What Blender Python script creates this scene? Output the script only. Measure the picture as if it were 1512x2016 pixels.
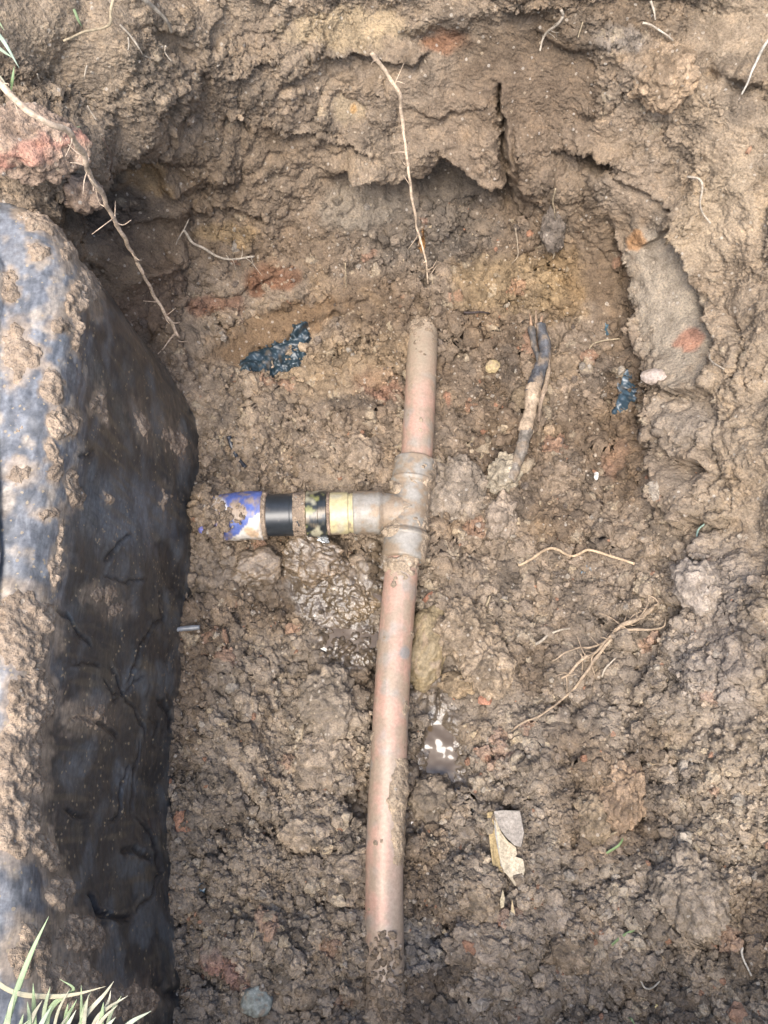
import bpy, math, random
import numpy as np
from mathutils import Vector

# ------------------------------------------------------------------ camera, sky, sun, exposure
sc = bpy.context.scene
for o in list(bpy.data.objects): bpy.data.objects.remove(o)
H, TH, F = 0.64, math.radians(19.4), 1523.0       # camera height over the pipe axis, tilt from nadir, focal length in photo pixels
cam_d = bpy.data.cameras.new('camera'); cam = bpy.data.objects.new('camera', cam_d)
sc.collection.objects.link(cam); sc.camera = cam
cam.location = (0, 0, H); cam.rotation_euler = (TH, 0, 0)
cam_d.sensor_fit = 'VERTICAL'; cam_d.sensor_height = 24.0; cam_d.lens = 24.0 * F / 2016.0
cam_d.clip_start = 0.01; cam_d.clip_end = 200
SUN_EL, SUN_AZ = math.radians(64), math.radians(-158)      # azimuth from +Y towards +X
w = bpy.data.worlds.new('World'); sc.world = w; w.use_nodes = True
nt = w.node_tree; bg = nt.nodes['Background']
sky = nt.nodes.new('ShaderNodeTexSky'); sky.sky_type = 'NISHITA'; sky.sun_disc = False
sky.sun_elevation = SUN_EL; sky.sun_rotation = SUN_AZ; sky.dust_density = 4.0; sky.air_density = 1.0
nt.links.new(sky.outputs[0], bg.inputs[0]); bg.inputs[1].default_value = 0.15
sl = bpy.data.lights.new('sun', 'SUN'); sl.energy = 1.3; sl.angle = math.radians(36); sl.color = (1.0, 0.97, 0.92)
so = bpy.data.objects.new('sun', sl); sc.collection.objects.link(so)
sdir = Vector((math.sin(SUN_AZ) * math.cos(SUN_EL), math.cos(SUN_AZ) * math.cos(SUN_EL), math.sin(SUN_EL)))
so.rotation_euler = sdir.to_track_quat('Z', 'Y').to_euler(); so.location = (0, 0, 3)
vs = sc.view_settings; vs.view_transform = 'Standard'; vs.look = 'None'; vs.gamma = 1.0; vs.use_curve_mapping = False
vs.exposure = 1.48

rng = np.random.default_rng(7); random.seed(7)
CT, ST = math.cos(TH), math.sin(TH)

# ------------------------------------------------------------------ pixel <-> space
def ray(px, py):
    u = (np.asarray(px, float) - 756) / F; v = (1008 - np.asarray(py, float)) / F
    return np.stack([u + 0 * v, ST + v * CT + 0 * u, -CT + v * ST + 0 * u], -1)
def at(px, py, z=0.0):
    r = ray(px, py); t = (H - z) / -r[..., 2]
    return np.array([0, 0, H]) + r * np.asarray(t)[..., None]
def project(P):
    x, y, z = P[..., 0], P[..., 1], P[..., 2] - H
    d = y * ST - z * CT; up = y * CT + z * ST
    d = np.maximum(d, 1e-4)
    return 756 + F * x / d, 1008 - F * up / d
def pxm(P):                                        # photo pixels per metre at a point
    return F / (P[1] * ST - (P[2] - H) * CT)

# ------------------------------------------------------------------ noise
def _h(ix, iy, iz, s):
    n = (ix.astype(np.uint32) * np.uint32(374761393) + iy.astype(np.uint32) * np.uint32(668265263) +
         iz.astype(np.uint32) * np.uint32(2147483647) + np.uint32((s * 2654435761) & 0xffffffff))
    n = (n ^ (n >> np.uint32(13))) * np.uint32(1274126177)
    n = (n ^ (n >> np.uint32(16))) * np.uint32(2246822519)
    return n ^ (n >> np.uint32(15))
_G = np.random.default_rng(3).normal(size=(256, 3)); _G /= np.linalg.norm(_G, axis=1)[:, None]; _G = _G.astype(np.float32)
def perlin(P, freq, seed=0):
    Q = (P * freq + 1000.37).astype(np.float32); I = np.floor(Q).astype(np.int64); f = Q - I
    w_ = f * f * f * (f * (f * 6 - 15) + 10); out = 0
    for dx in (0, 1):
        wx = w_[..., 0] if dx else 1 - w_[..., 0]
        for dy in (0, 1):
            wy = w_[..., 1] if dy else 1 - w_[..., 1]
            for dz in (0, 1):
                wz = w_[..., 2] if dz else 1 - w_[..., 2]
                g = _G[_h(I[..., 0] + dx, I[..., 1] + dy, I[..., 2] + dz, seed) & np.uint32(255)]
                out = out + wx * wy * wz * (g[..., 0] * (f[..., 0] - dx) + g[..., 1] * (f[..., 1] - dy) + g[..., 2] * (f[..., 2] - dz))
    return out * 1.5
def fbm(P, freq, oct=3, seed=0, gain=0.5):
    a, s = 1.0, 0
    for i in range(oct):
        s = s + a * perlin(P, freq * 2.03 ** i, seed + i); a *= gain
    return s
def lumps(P, cell, seed=0):
    """rounded lumps of random size packed in space: returns (height 0..1, per-lump random)"""
    Q = (P / cell + 500.21).astype(np.float32); I = np.floor(Q).astype(np.int64)
    best = np.zeros(Q.shape[:-1], np.float32); rnd = np.zeros_like(best)
    for dx in (-1, 0, 1):
        for dy in (-1, 0, 1):
            for dz in (-1, 0, 1):
                h = _h(I[..., 0] + dx, I[..., 1] + dy, I[..., 2] + dz, seed)
                cx = I[..., 0] + dx + (h & np.uint32(1023)).astype(np.float32) / 1023
                cy = I[..., 1] + dy + ((h >> np.uint32(10)) & np.uint32(1023)).astype(np.float32) / 1023
                cz = I[..., 2] + dz + ((h >> np.uint32(20)) & np.uint32(1023)).astype(np.float32) / 1023
                r = 0.45 + 0.5 * ((h >> np.uint32(5)) & np.uint32(255)).astype(np.float32) / 255
                d2 = (Q[..., 0] - cx) ** 2 + (Q[..., 1] - cy) ** 2 + (Q[..., 2] - cz) ** 2
                v = np.sqrt(np.maximum(0, r * r - d2))
                m = v > best
                best = np.where(m, v, best); rnd = np.where(m, ((h >> np.uint32(3)) & np.uint32(255)) / np.float32(255), rnd)
    return best, rnd
def sstep(a, b, x):
    t = np.clip((x - a) / (b - a), 0, 1); return t * t * (3 - 2 * t)

# ------------------------------------------------------------------ 2-D strokes on the photo plane, evaluated at projected surface points
def ell(px, py, e):
    cx, cy, rx, ry, rot = e[:5]; a = math.radians(rot); dx, dy = px - cx, py - cy
    u = (dx * math.cos(a) + dy * math.sin(a)) / rx; v = (-dx * math.sin(a) + dy * math.cos(a)) / ry
    return u * u + v * v
def pl_dist(px, py, pts):
    pts = np.asarray(pts, float); L = np.r_[0, np.cumsum(np.hypot(*np.diff(pts, axis=0).T))]
    D = np.full(px.shape, 1e9); S = np.zeros(px.shape); T = np.zeros(px.shape)
    for i in range(len(pts) - 1):
        a, b = pts[i], pts[i + 1]; d = b - a; l2 = d @ d
        t = np.clip(((px - a[0]) * d[0] + (py - a[1]) * d[1]) / l2, 0, 1)
        ex, ey = px - a[0] - t * d[0], py - a[1] - t * d[1]; dist = np.hypot(ex, ey)
        cr = d[0] * (py - a[1]) - d[1] * (px - a[0]); m = dist < D
        D = np.where(m, dist, D); S = np.where(m, np.sign(cr), S); T = np.where(m, (L[i] + t * (L[i + 1] - L[i])) / L[-1], T)
    return D, S, T
def near(px, py, pts, pad):
    p = np.asarray(pts, float)
    return (px > p[:, 0].min() - pad) & (px < p[:, 0].max() + pad) & (py > p[:, 1].min() - pad) & (py < p[:, 1].max() + pad)

# ------------------------------------------------------------------ mesh helpers
COL = sc.collection
def mk(name, V, Fa, mat, parent=None, col=None, smooth=True, attrs=None):
    V = np.asarray(V, np.float32); me = bpy.data.meshes.new(name)
    Fa = np.asarray(Fa, np.int32); k = Fa.shape[1]
    me.vertices.add(len(V)); me.vertices.foreach_set('co', V.ravel())
    me.loops.add(Fa.size); me.loops.foreach_set('vertex_index', Fa.ravel())
    me.polygons.add(len(Fa)); me.polygons.foreach_set('loop_start', np.arange(0, Fa.size, k, dtype=np.int32))
    me.polygons.foreach_set('use_smooth', np.full(len(Fa), smooth, bool))
    me.update(calc_edges=True)
    if col is not None:
        col = np.broadcast_to(np.asarray(col, np.float32), (len(V), 3))
        a = me.color_attributes.new('Col', 'FLOAT_COLOR', 'POINT')
        a.data.foreach_set('color', np.c_[col, np.ones(len(V))].astype(np.float32).ravel())
    for n, v in (attrs or {}).items():
        a = me.attributes.new(n, 'FLOAT', 'POINT'); a.data.foreach_set('value', np.broadcast_to(np.asarray(v, np.float32), (len(V),)).copy())
    me.materials.append(mat)
    o = bpy.data.objects.new(name, me); COL.objects.link(o)
    if parent: o.parent = parent; o.matrix_parent_inverse = parent.matrix_world.inverted()
    return o
def tag(o, label, cat, group=None):
    o['label'] = label; o['category'] = cat
    if group: o['group'] = group
    return o
def empty(name, loc, label, cat, group=None):
    o = bpy.data.objects.new(name, None); COL.objects.link(o); o.location = [float(c) for c in loc]; o.empty_display_size = 0.01
    bpy.context.view_layer.update()
    return tag(o, label, cat, group)
def gridF(nu, nv, closed_u=False):
    i = np.arange(nu if closed_u else nu - 1); j = np.arange(nv - 1); I, J = np.meshgrid(i, j, indexing='ij'); I2 = (I + 1) % nu
    return np.stack([I * nv + J, I2 * nv + J, I2 * nv + J + 1, I * nv + J + 1], -1).reshape(-1, 4)
def resample(pts, n):
    pts = np.asarray(pts, float); m = len(pts)
    if m == 2: t = np.linspace(0, 1, n)[:, None]; return pts[0] * (1 - t) + pts[1] * t
    P = np.vstack([2 * pts[0] - pts[1], pts, 2 * pts[-1] - pts[-2]])
    L = np.r_[0, np.cumsum(np.linalg.norm(np.diff(pts, axis=0), axis=1))]; s = np.linspace(0, L[-1], n)
    i = np.clip(np.searchsorted(L, s, 'right') - 1, 0, m - 2); t = ((s - L[i]) / (L[i + 1] - L[i]))[:, None]
    p0, p1, p2, p3 = P[i], P[i + 1], P[i + 2], P[i + 3]
    return 0.5 * (2 * p1 + (p2 - p0) * t + (2 * p0 - 5 * p1 + 4 * p2 - p3) * t ** 2 + (-p0 + 3 * p1 - 3 * p2 + p3) * t ** 3)
def sweep(C, R, seg=12, up=(0, 0, 1), flat=1.0, caps=True):
    """tube along C; R radius per point (or per point and segment). returns V (n,seg,3), F, N"""
    C = np.asarray(C, float); n = len(C); T = np.gradient(C, axis=0); T /= np.linalg.norm(T, axis=1)[:, None]
    B = np.cross(T, np.asarray(up, float)); B /= np.maximum(np.linalg.norm(B, axis=1), 1e-6)[:, None]; U = np.cross(B, T)
    a = np.linspace(0, 2 * np.pi, seg, endpoint=False)
    N = np.cos(a)[None, :, None] * B[:, None] + np.sin(a)[None, :, None] * U[:, None] * flat
    R = np.asarray(R, float); R = np.broadcast_to(R[:, None] if R.ndim == 1 else R, (n, seg))
    V = C[:, None] + N * R[..., None]
    i, j = np.meshgrid(np.arange(n - 1), np.arange(seg), indexing='ij'); j2 = (j + 1) % seg
    Fq = np.stack([i * seg + j, (i + 1) * seg + j, (i + 1) * seg + j2, i * seg + j2], -1).reshape(-1, 4)
    Vf = V.reshape(-1, 3)
    if caps:
        Vf = np.vstack([Vf, C[0], C[-1]]); c0, c1 = n * seg, n * seg + 1; j = np.arange(seg); j2 = (j + 1) % seg
        Fq = np.vstack([Fq, np.stack([np.full(seg, c0), j, j2, np.full(seg, c0)], -1)[:, [0, 1, 2, 2]] * 0 + np.stack([np.full(seg, c0), j, j2, j2], -1),
                        np.stack([np.full(seg, c1), (n - 1) * seg + j2, (n - 1) * seg + j, (n - 1) * seg + j], -1)])
    return Vf, Fq, N.reshape(-1, 3)
def tri(Fq):                                       # quads (with doubled last corner) to triangles
    A = Fq[:, [0, 1, 2]]; B = Fq[:, [0, 2, 3]]; T = np.vstack([A, B])
    return T[(T[:, 0] != T[:, 1]) & (T[:, 1] != T[:, 2]) & (T[:, 0] != T[:, 2])]
def join(parts):                                   # list of (V,F tri,col)
    Vs, Fs, Cs, k = [], [], [], 0
    for V, Ft, c in parts:
        Vs.append(V); Fs.append(Ft + k); k += len(V); Cs.append(np.broadcast_to(np.asarray(c, float), (len(V), 3)))
    return np.vstack(Vs), np.vstack(Fs), np.vstack(Cs)

def ico(sub):
    p = (1 + 5 ** .5) / 2
    v = [(-1, p, 0), (1, p, 0), (-1, -p, 0), (1, -p, 0), (0, -1, p), (0, 1, p), (0, -1, -p), (0, 1, -p), (p, 0, -1), (p, 0, 1), (-p, 0, -1), (-p, 0, 1)]
    f = [(0, 11, 5), (0, 5, 1), (0, 1, 7), (0, 7, 10), (0, 10, 11), (1, 5, 9), (5, 11, 4), (11, 10, 2), (10, 7, 6), (7, 1, 8), (3, 9, 4), (3, 4, 2), (3, 2, 6), (3, 6, 8), (3, 8, 9), (4, 9, 5), (2, 4, 11), (6, 2, 10), (8, 6, 7), (9, 8, 1)]
    v = [np.array(x) / np.linalg.norm(x) for x in v]
    for _ in range(sub):
        c = {}; nf = []
        def mid(a, b):
            k = (min(a, b), max(a, b))
            if k not in c: m = v[a] + v[b]; v.append(m / np.linalg.norm(m)); c[k] = len(v) - 1
            return c[k]
        for a, b, d in f:
            x, y, z = mid(a, b), mid(b, d), mid(d, a); nf += [(a, x, z), (b, y, x), (d, z, y), (x, y, z)]
        f = nf
    return np.array(v), np.array(f)
ICO = {k: ico(k) for k in (0, 1, 2, 4, 5)}

# ------------------------------------------------------------------ materials
def mat_new(name):
    m = bpy.data.materials.new(name); m.use_nodes = True; t = m.node_tree
    return m, t, t.nodes['Principled BSDF']
def nd(t, typ, **kw):
    n = t.nodes.new(typ)
    for k, v in kw.items():
        if k.startswith('i_'): n.inputs[k[2:].replace('_', ' ')].default_value = v
        else: setattr(n, k, v)
    return n
def ramp(t, src, stops):
    r = t.nodes.new('ShaderNodeValToRGB'); e = r.color_ramp.elements
    while len(e) < len(stops): e.new(0.5)
    for i, (p, c) in enumerate(stops): e[i].position = p; e[i].color = (*c, 1) if len(c) == 3 else c
    t.links.new(src, r.inputs[0]); return r
def mult(t, a, b, fac=1.0, mode='MULTIPLY'):
    m = t.nodes.new('ShaderNodeMix'); m.data_type = 'RGBA'; m.blend_type = mode
    if isinstance(fac, (int, float)): m.inputs[0].default_value = fac
    else: t.links.new(fac, m.inputs[0])
    for s, i in ((a, 6), (b, 7)):
        if isinstance(s, tuple): m.inputs[i].default_value = (*s, 1)
        else: t.links.new(s, m.inputs[i])
    return m.outputs[2]
def soil_mat(name, grain=1.0, bump=1.0):
    m, t, b = mat_new(name); L = t.links.new
    tc = nd(t, 'ShaderNodeTexCoord'); at_ = nd(t, 'ShaderNodeAttribute', attribute_name='Col'); wt = nd(t, 'ShaderNodeAttribute', attribute_name='Wet')
    n1 = nd(t, 'ShaderNodeTexNoise', i_Scale=70.0, i_Detail=4.0, i_Roughness=0.65); L(tc.outputs['Object'], n1.inputs['Vector'])
    n2 = nd(t, 'ShaderNodeTexNoise', i_Scale=650.0, i_Detail=3.0, i_Roughness=0.7); L(tc.outputs['Object'], n2.inputs['Vector'])
    vo = nd(t, 'ShaderNodeTexVoronoi', i_Scale=330.0); L(tc.outputs['Object'], vo.inputs['Vector'])
    c = mult(t, at_.outputs['Color'], ramp(t, n1.outputs[0], [(0.28, (0.66, 0.64, 0.62)), (0.5, (1, 1, 1)), (0.74, (1.35, 1.3, 1.22))]).outputs[0])
    c = mult(t, c, ramp(t, n2.outputs[0], [(0.3, (0.62, 0.6, 0.58)), (0.5, (1, 1, 1)), (0.72, (1.45, 1.42, 1.36))]).outputs[0], 0.85 * grain)
    sep = nd(t, 'ShaderNodeSeparateColor'); L(vo.outputs['Color'], sep.inputs[0])
    spk = nd(t, 'ShaderNodeMath', operation='GREATER_THAN'); spk.inputs[1].default_value = 0.94; L(sep.outputs[0], spk.inputs[0])
    dst = nd(t, 'ShaderNodeMath', operation='LESS_THAN'); dst.inputs[1].default_value = 0.42; L(vo.outputs['Distance'], dst.inputs[0])
    sm = nd(t, 'ShaderNodeMath', operation='MULTIPLY'); L(spk.outputs[0], sm.inputs[0]); L(dst.outputs[0], sm.inputs[1])
    sm2 = nd(t, 'ShaderNodeMath', operation='MULTIPLY'); L(sm.outputs[0], sm2.inputs[0]); sm2.inputs[1].default_value = 0.5 * grain
    c = mult(t, c, mult(t, (0.42, 0.33, 0.22), (0.5, 0.46, 0.4), sep.outputs[1], 'MIX'), sm2.outputs[0], 'MIX')
    L(c, b.inputs['Base Color'])
    rr = nd(t, 'ShaderNodeMapRange'); L(wt.outputs['Fac'], rr.inputs[0]); rr.inputs[3].default_value = 0.85; rr.inputs[4].default_value = 0.15; L(rr.outputs[0], b.inputs['Roughness'])
    ss = nd(t, 'ShaderNodeMapRange'); L(wt.outputs['Fac'], ss.inputs[0]); ss.inputs[3].default_value = .25; ss.inputs[4].default_value = .75; L(ss.outputs[0], b.inputs['Specular IOR Level'])
    bs = nd(t, 'ShaderNodeMapRange'); L(wt.outputs['Fac'], bs.inputs[0]); bs.inputs[3].default_value = .78 * bump; bs.inputs[4].default_value = .25
    bp = nd(t, 'ShaderNodeBump', i_Distance=0.0018); L(bs.outputs[0], bp.inputs['Strength']); L(n2.outputs[0], bp.inputs['Height'])
    n3 = nd(t, 'ShaderNodeTexNoise', i_Scale=260.0, i_Detail=3.0, i_Roughness=0.6); L(tc.outputs['Object'], n3.inputs['Vector'])
    bp2 = nd(t, 'ShaderNodeBump', i_Distance=0.0030); L(bs.outputs[0], bp2.inputs['Strength']); L(n3.outputs[0], bp2.inputs['Height']); L(bp2.outputs[0], bp.inputs['Normal'])
    L(bp.outputs[0], b.inputs['Normal'])
    return m
def col_mat(name, rough=0.5, metal=0.0, spec=0.5, nscale=300.0, namp=0.35, bump=0.3, dist=0.0006, stretch=(1, 1, 1), rvar=0.0):
    """vertex colour times fine noise"""
    m, t, b = mat_new(name); L = t.links.new
    tc = nd(t, 'ShaderNodeTexCoord'); mp = nd(t, 'ShaderNodeMapping'); mp.inputs['Scale'].default_value = stretch; L(tc.outputs['Object'], mp.inputs[0])
    a = nd(t, 'ShaderNodeAttribute', attribute_name='Col')
    n = nd(t, 'ShaderNodeTexNoise', i_Scale=nscale, i_Detail=4.0, i_Roughness=0.65); L(mp.outputs[0], n.inputs['Vector'])
    c = mult(t, a.outputs['Color'], ramp(t, n.outputs[0], [(0.3, (1 - namp,) * 3), (0.5, (1, 1, 1)), (0.7, (1 + namp,) * 3)]).outputs[0])
    L(c, b.inputs['Base Color']); b.inputs['Metallic'].default_value = metal; b.inputs['Specular IOR Level'].default_value = spec
    rg = nd(t, 'ShaderNodeAttribute', attribute_name='Rough')
    ad = nd(t, 'ShaderNodeMath', operation='ADD'); L(rg.outputs['Fac'], ad.inputs[0]); ad.inputs[1].default_value = rough; ad.use_clamp = True
    L(ad.outputs[0], b.inputs['Roughness'])
    bp = nd(t, 'ShaderNodeBump', i_Strength=bump, i_Distance=dist); L(n.outputs[0], bp.inputs['Height']); L(bp.outputs[0], b.inputs['Normal'])
    return m
M_soil = soil_mat('soil'); M_mud = soil_mat('mud_crust', 1.0, 1.0)
M_stone = col_mat('stone', 0.75, 0, 0.3, 380, 0.4, 0.6, 0.001)
M_root = col_mat('root_bark', 0.75, 0, 0.2, 500, 0.4, 0.5, 0.0006)
M_grass = col_mat('grass_blade', 0.5, 0, 0.35, 120, 0.2, 0.1)
M_copper = col_mat('copper_dull', 0.45, 0.15, 0.45, 420, 0.16, 0.15, 0.0003)
M_plastic = col_mat('plastic', 0.32, 0, 0.5, 250, 0.2, 0.15, 0.0003)
M_box = col_mat('black_polyethylene', 0.0, 0, 0.6, 420, 0.3, 0.35, 0.0005)
def box_specks():
    t = M_box.node_tree; L = t.links.new; b = t.nodes['Principled BSDF']; src = b.inputs['Base Color'].links[0].from_socket
    tc = nd(t, 'ShaderNodeTexCoord'); vo = nd(t, 'ShaderNodeTexVoronoi', i_Scale=300.0); L(tc.outputs['Object'], vo.inputs['Vector'])
    sep = nd(t, 'ShaderNodeSeparateColor'); L(vo.outputs['Color'], sep.inputs[0])
    nz = nd(t, 'ShaderNodeTexNoise', i_Scale=22.0, i_Detail=3.0); L(tc.outputs['Object'], nz.inputs['Vector'])
    n2 = nd(t, 'ShaderNodeTexNoise', i_Scale=500.0, i_Detail=2.0); L(tc.outputs['Object'], n2.inputs['Vector'])
    a = nd(t, 'ShaderNodeMath', operation='MULTIPLY_ADD'); L(nz.outputs[0], a.inputs[0]); a.inputs[1].default_value = 1.3; L(sep.outputs[0], a.inputs[2])
    g = nd(t, 'ShaderNodeMath', operation='GREATER_THAN'); L(a.outputs[0], g.inputs[0]); g.inputs[1].default_value = 1.42
    dd_ = nd(t, 'ShaderNodeMath', operation='MULTIPLY_ADD'); L(n2.outputs[0], dd_.inputs[0]); dd_.inputs[1].default_value = .6; L(vo.outputs['Distance'], dd_.inputs[2])
    l = nd(t, 'ShaderNodeMath', operation='LESS_THAN'); L(dd_.outputs[0], l.inputs[0]); l.inputs[1].default_value = .55
    m = nd(t, 'ShaderNodeMath', operation='MULTIPLY'); L(g.outputs[0], m.inputs[0]); L(l.outputs[0], m.inputs[1])
    m2 = nd(t, 'ShaderNodeMath', operation='MULTIPLY'); L(m.outputs[0], m2.inputs[0]); m2.inputs[1].default_value = .8
    mp = nd(t, 'ShaderNodeMapping'); mp.inputs['Scale'].default_value = (160, 120, 620); L(tc.outputs['Object'], mp.inputs[0])
    sn = nd(t, 'ShaderNodeTexNoise', i_Scale=1.0, i_Detail=3.0, i_Distortion=0.8); L(mp.outputs[0], sn.inputs['Vector'])
    src = mult(t, src, ramp(t, sn.outputs[0], [(.36, (.78, .78, .79)), (.5, (1, 1, 1)), (.64, (1.2, 1.2, 1.2)), (.72, (1.45, 1.45, 1.43))]).outputs[0])
    L(mult(t, src, (.30, .235, .15), m2.outputs[0], 'MIX'), b.inputs['Base Color'])
box_specks()

# ------------------------------------------------------------------ the pit: base surface
cols = [-700, -260, 0, 150, 300, 400, 560, 756, 900, 1050, 1180, 1300, 1400, 1512, 1780, 2300]
TAB = {
 -700: [.30] * 16,
 -260: [.30] * 16,
 0:    [.30, .30, .29, .28, .255, .235, .215, .205, .205, .208, .21, .215, .22, .225, .26, .30],
 100:  [.30, .29, .28, .262, .23, .205, .185, .175, .175, .18, .185, .192, .20, .21, .25, .30],
 200:  [.30, .29, .265, .245, .20, .172, .152, .143, .143, .148, .155, .166, .178, .19, .24, .30],
 300:  [.30, .28, .26, .22, .16, .132, .112, .108, .108, .11, .12, .138, .155, .172, .23, .30],
 400:  [.30, .26, .235, .18, .105, .08, .066, .062, .058, .062, .086, .11, .13, .155, .22, .30],
 480:  [.28, .24, .20, .15, .085, .055, .038, .030, .024, .030, .058, .085, .112, .142, .215, .30],
 560:  [.20, .15, .13, .11, .065, .035, .018, .012, .012, .010, .032, .062, .094, .13, .21, .30],
 640:  [.10, .05, .05, .07, .06, .02, .0, -.006, -.006, -.006, .015, .048, .085, .122, .205, .30],
 760:  [.0, -.02, -.02, .0, .03, .01, -.012, -.012, -.013, -.012, .002, .038, .078, .116, .20, .30],
 900:  [-.02, -.02, -.02, -.02, .0, -.003, -.014, -.014, -.015, -.013, -.004, .030, .070, .110, .20, .30],
 1100: [-.02, -.02, -.02, -.02, -.01, -.013, -.034, -.030, -.02, -.014, -.002, .025, .060, .098, .19, .29],
 1300: [-.02, -.02, -.02, -.02, -.008, -.014, -.03, -.034, -.026, -.010, .005, .025, .055, .095, .19, .28],
 1500: [-.02, -.02, -.02, -.015, -.004, -.009, -.026, -.03, -.028, -.008, .006, .018, .04, .072, .15, .27],
 1700: [-.02, -.02, -.01, -.005, .0, .0, -.010, -.012, -.012, -.0, .008, .018, .035, .06, .13, .25],
 1850: [-.01, -.01, .0, .0, .005, .005, -.001, -.002, .0, .004, .012, .02, .035, .055, .12, .24],
 2016: [.0, .0, .005, .01, .015, .015, .009, .007, .009, .014, .02, .03, .042, .06, .12, .24],
 2280: [.03, .03, .04, .05, .06, .07, .07, .07, .07, .07, .075, .08, .09, .10, .15, .24],
 2600: [.1, .15, .18, .2, .2, .2, .2, .2, .2, .2, .2, .2, .2, .21, .23, .28],
 2900: [.2, .26, .28, .28, .28, .28, .28, .28, .28, .28, .28, .28, .28, .28, .29, .30],
 3200: [.29] * 16}
def pchip(x, y, q):
    """monotone cubic along axis 0"""
    x = np.asarray(x, float); y = np.asarray(y, float); h = np.diff(x).reshape(-1, *([1] * (y.ndim - 1))); d = np.diff(y, axis=0) / h
    m = np.zeros_like(y); s = (d[1:] * d[:-1]) > 0
    m[1:-1] = np.where(s, 2 * d[1:] * d[:-1] / np.where(s, d[1:] + d[:-1], 1), 0); m[0] = d[0]; m[-1] = d[-1]
    i = np.clip(np.searchsorted(x, q, 'right') - 1, 0, len(x) - 2); sh = (-1, *([1] * (y.ndim - 1)))
    hh = h[i].reshape(sh) if y.ndim > 1 else h[i]; t = ((q - x[i]) / (x[i + 1] - x[i])).reshape(sh)
    return (y[i] * (1 + 2 * t) * (1 - t) ** 2 + m[i] * hh * t * (1 - t) ** 2 + y[i + 1] * t * t * (3 - 2 * t) + m[i + 1] * hh * t * t * (t - 1))
STEP = 2.35
def axis(lo, a, b, hi, n):
    k = np.linspace(0, 1, n + 1)[1:] ** 1.8
    return np.r_[(a - (a - lo) * k)[::-1], np.arange(a, b, STEP), b + (hi - b) * k]
GX = axis(-700, -20, 1532, 2300, 60); GY = axis(-700, -20, 2036, 3200, 70)
NX, NY = len(GX), len(GY)
rows = sorted(TAB); Zt = np.array([TAB[r] for r in rows])
Zg = pchip(rows, Zt, GY); Zg = pchip(cols, Zg.T, GX)                     # (NX, NY)
PX, PY = np.meshgrid(GX, GY, indexing='ij')
P0 = at(PX, PY, Zg)
def normals(P):
    a = np.gradient(P, axis=0); b = np.gradient(P, axis=1); n = np.cross(a, b); n /= np.linalg.norm(n, axis=2)[..., None] + 1e-12
    return n * np.where((n * (np.array([0, 0, H]) - P)).sum(2) < 0, -1, 1)[..., None]
N0 = normals(P0)
# ragged photo-plane coordinates for the authored features
wx = 16 * perlin(P0, 45, 1) + 8 * perlin(P0, 120, 2); wy = 16 * perlin(P0, 45, 3) + 8 * perlin(P0, 120, 4)
QX, QY = PX + wx, PY + wy

# --- smooth (spade-cut / smeared) zones: cx,cy,rx,ry,rot,strength
SMOOTH = [(1328, 612, 72, 190, -17, 1.0), (1008, 300, 13, 95, -8, 1.0), (1020, 130, 160, 110, 20, .72), (540, 660, 150, 40, -22, .85), (300, 480, 60, 45, 0, .9),
          (330, 85, 45, 24, 35, 1.0), (342, 270, 17, 70, 5, .95), (430, 60, 40, 22, -50, .8), (1440, 75, 70, 50, -20, .8), (700, 430, 130, 60, 10, .6), (890, 370, 70, 40, 0, .7),
          (520, 560, 130, 45, -15, .6), (1360, 830, 55, 40, 0, .85), (1345, 950, 50, 45, 20, .8), (1420, 460, 45, 90, 25, .75), (1160, 560, 36, 120, -15, .65), (680, 215, 40, 30, 0, .9),
          (880, 290, 60, 24, 20, .7), (560, 360, 120, 45, -25, .45), (640, 1170, 110, 70, 20, .5), (860, 1480, 46, 95, 0, .7), (1080, 1790, 30, 22, 0, .6), (820, 1840, 40, 40, 0, .5),
          (460, 1560, 60, 60, 20, .45), (60, 1300, 60, 200, 0, .2), (1210, 900, 20, 45, 10, .6), (620, 150, 90, 18, -20, .6), (1300, 130, 80, 25, 35, .4), (560, 280, 60, 22, 20, .6), (1430, 1100, 30, 60, 15, .5)]
smooth = np.zeros_like(PX)
for e in SMOOTH: smooth = np.maximum(smooth, e[5] * sstep(1.25, 0.6, ell(QX, QY, e)))
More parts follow.
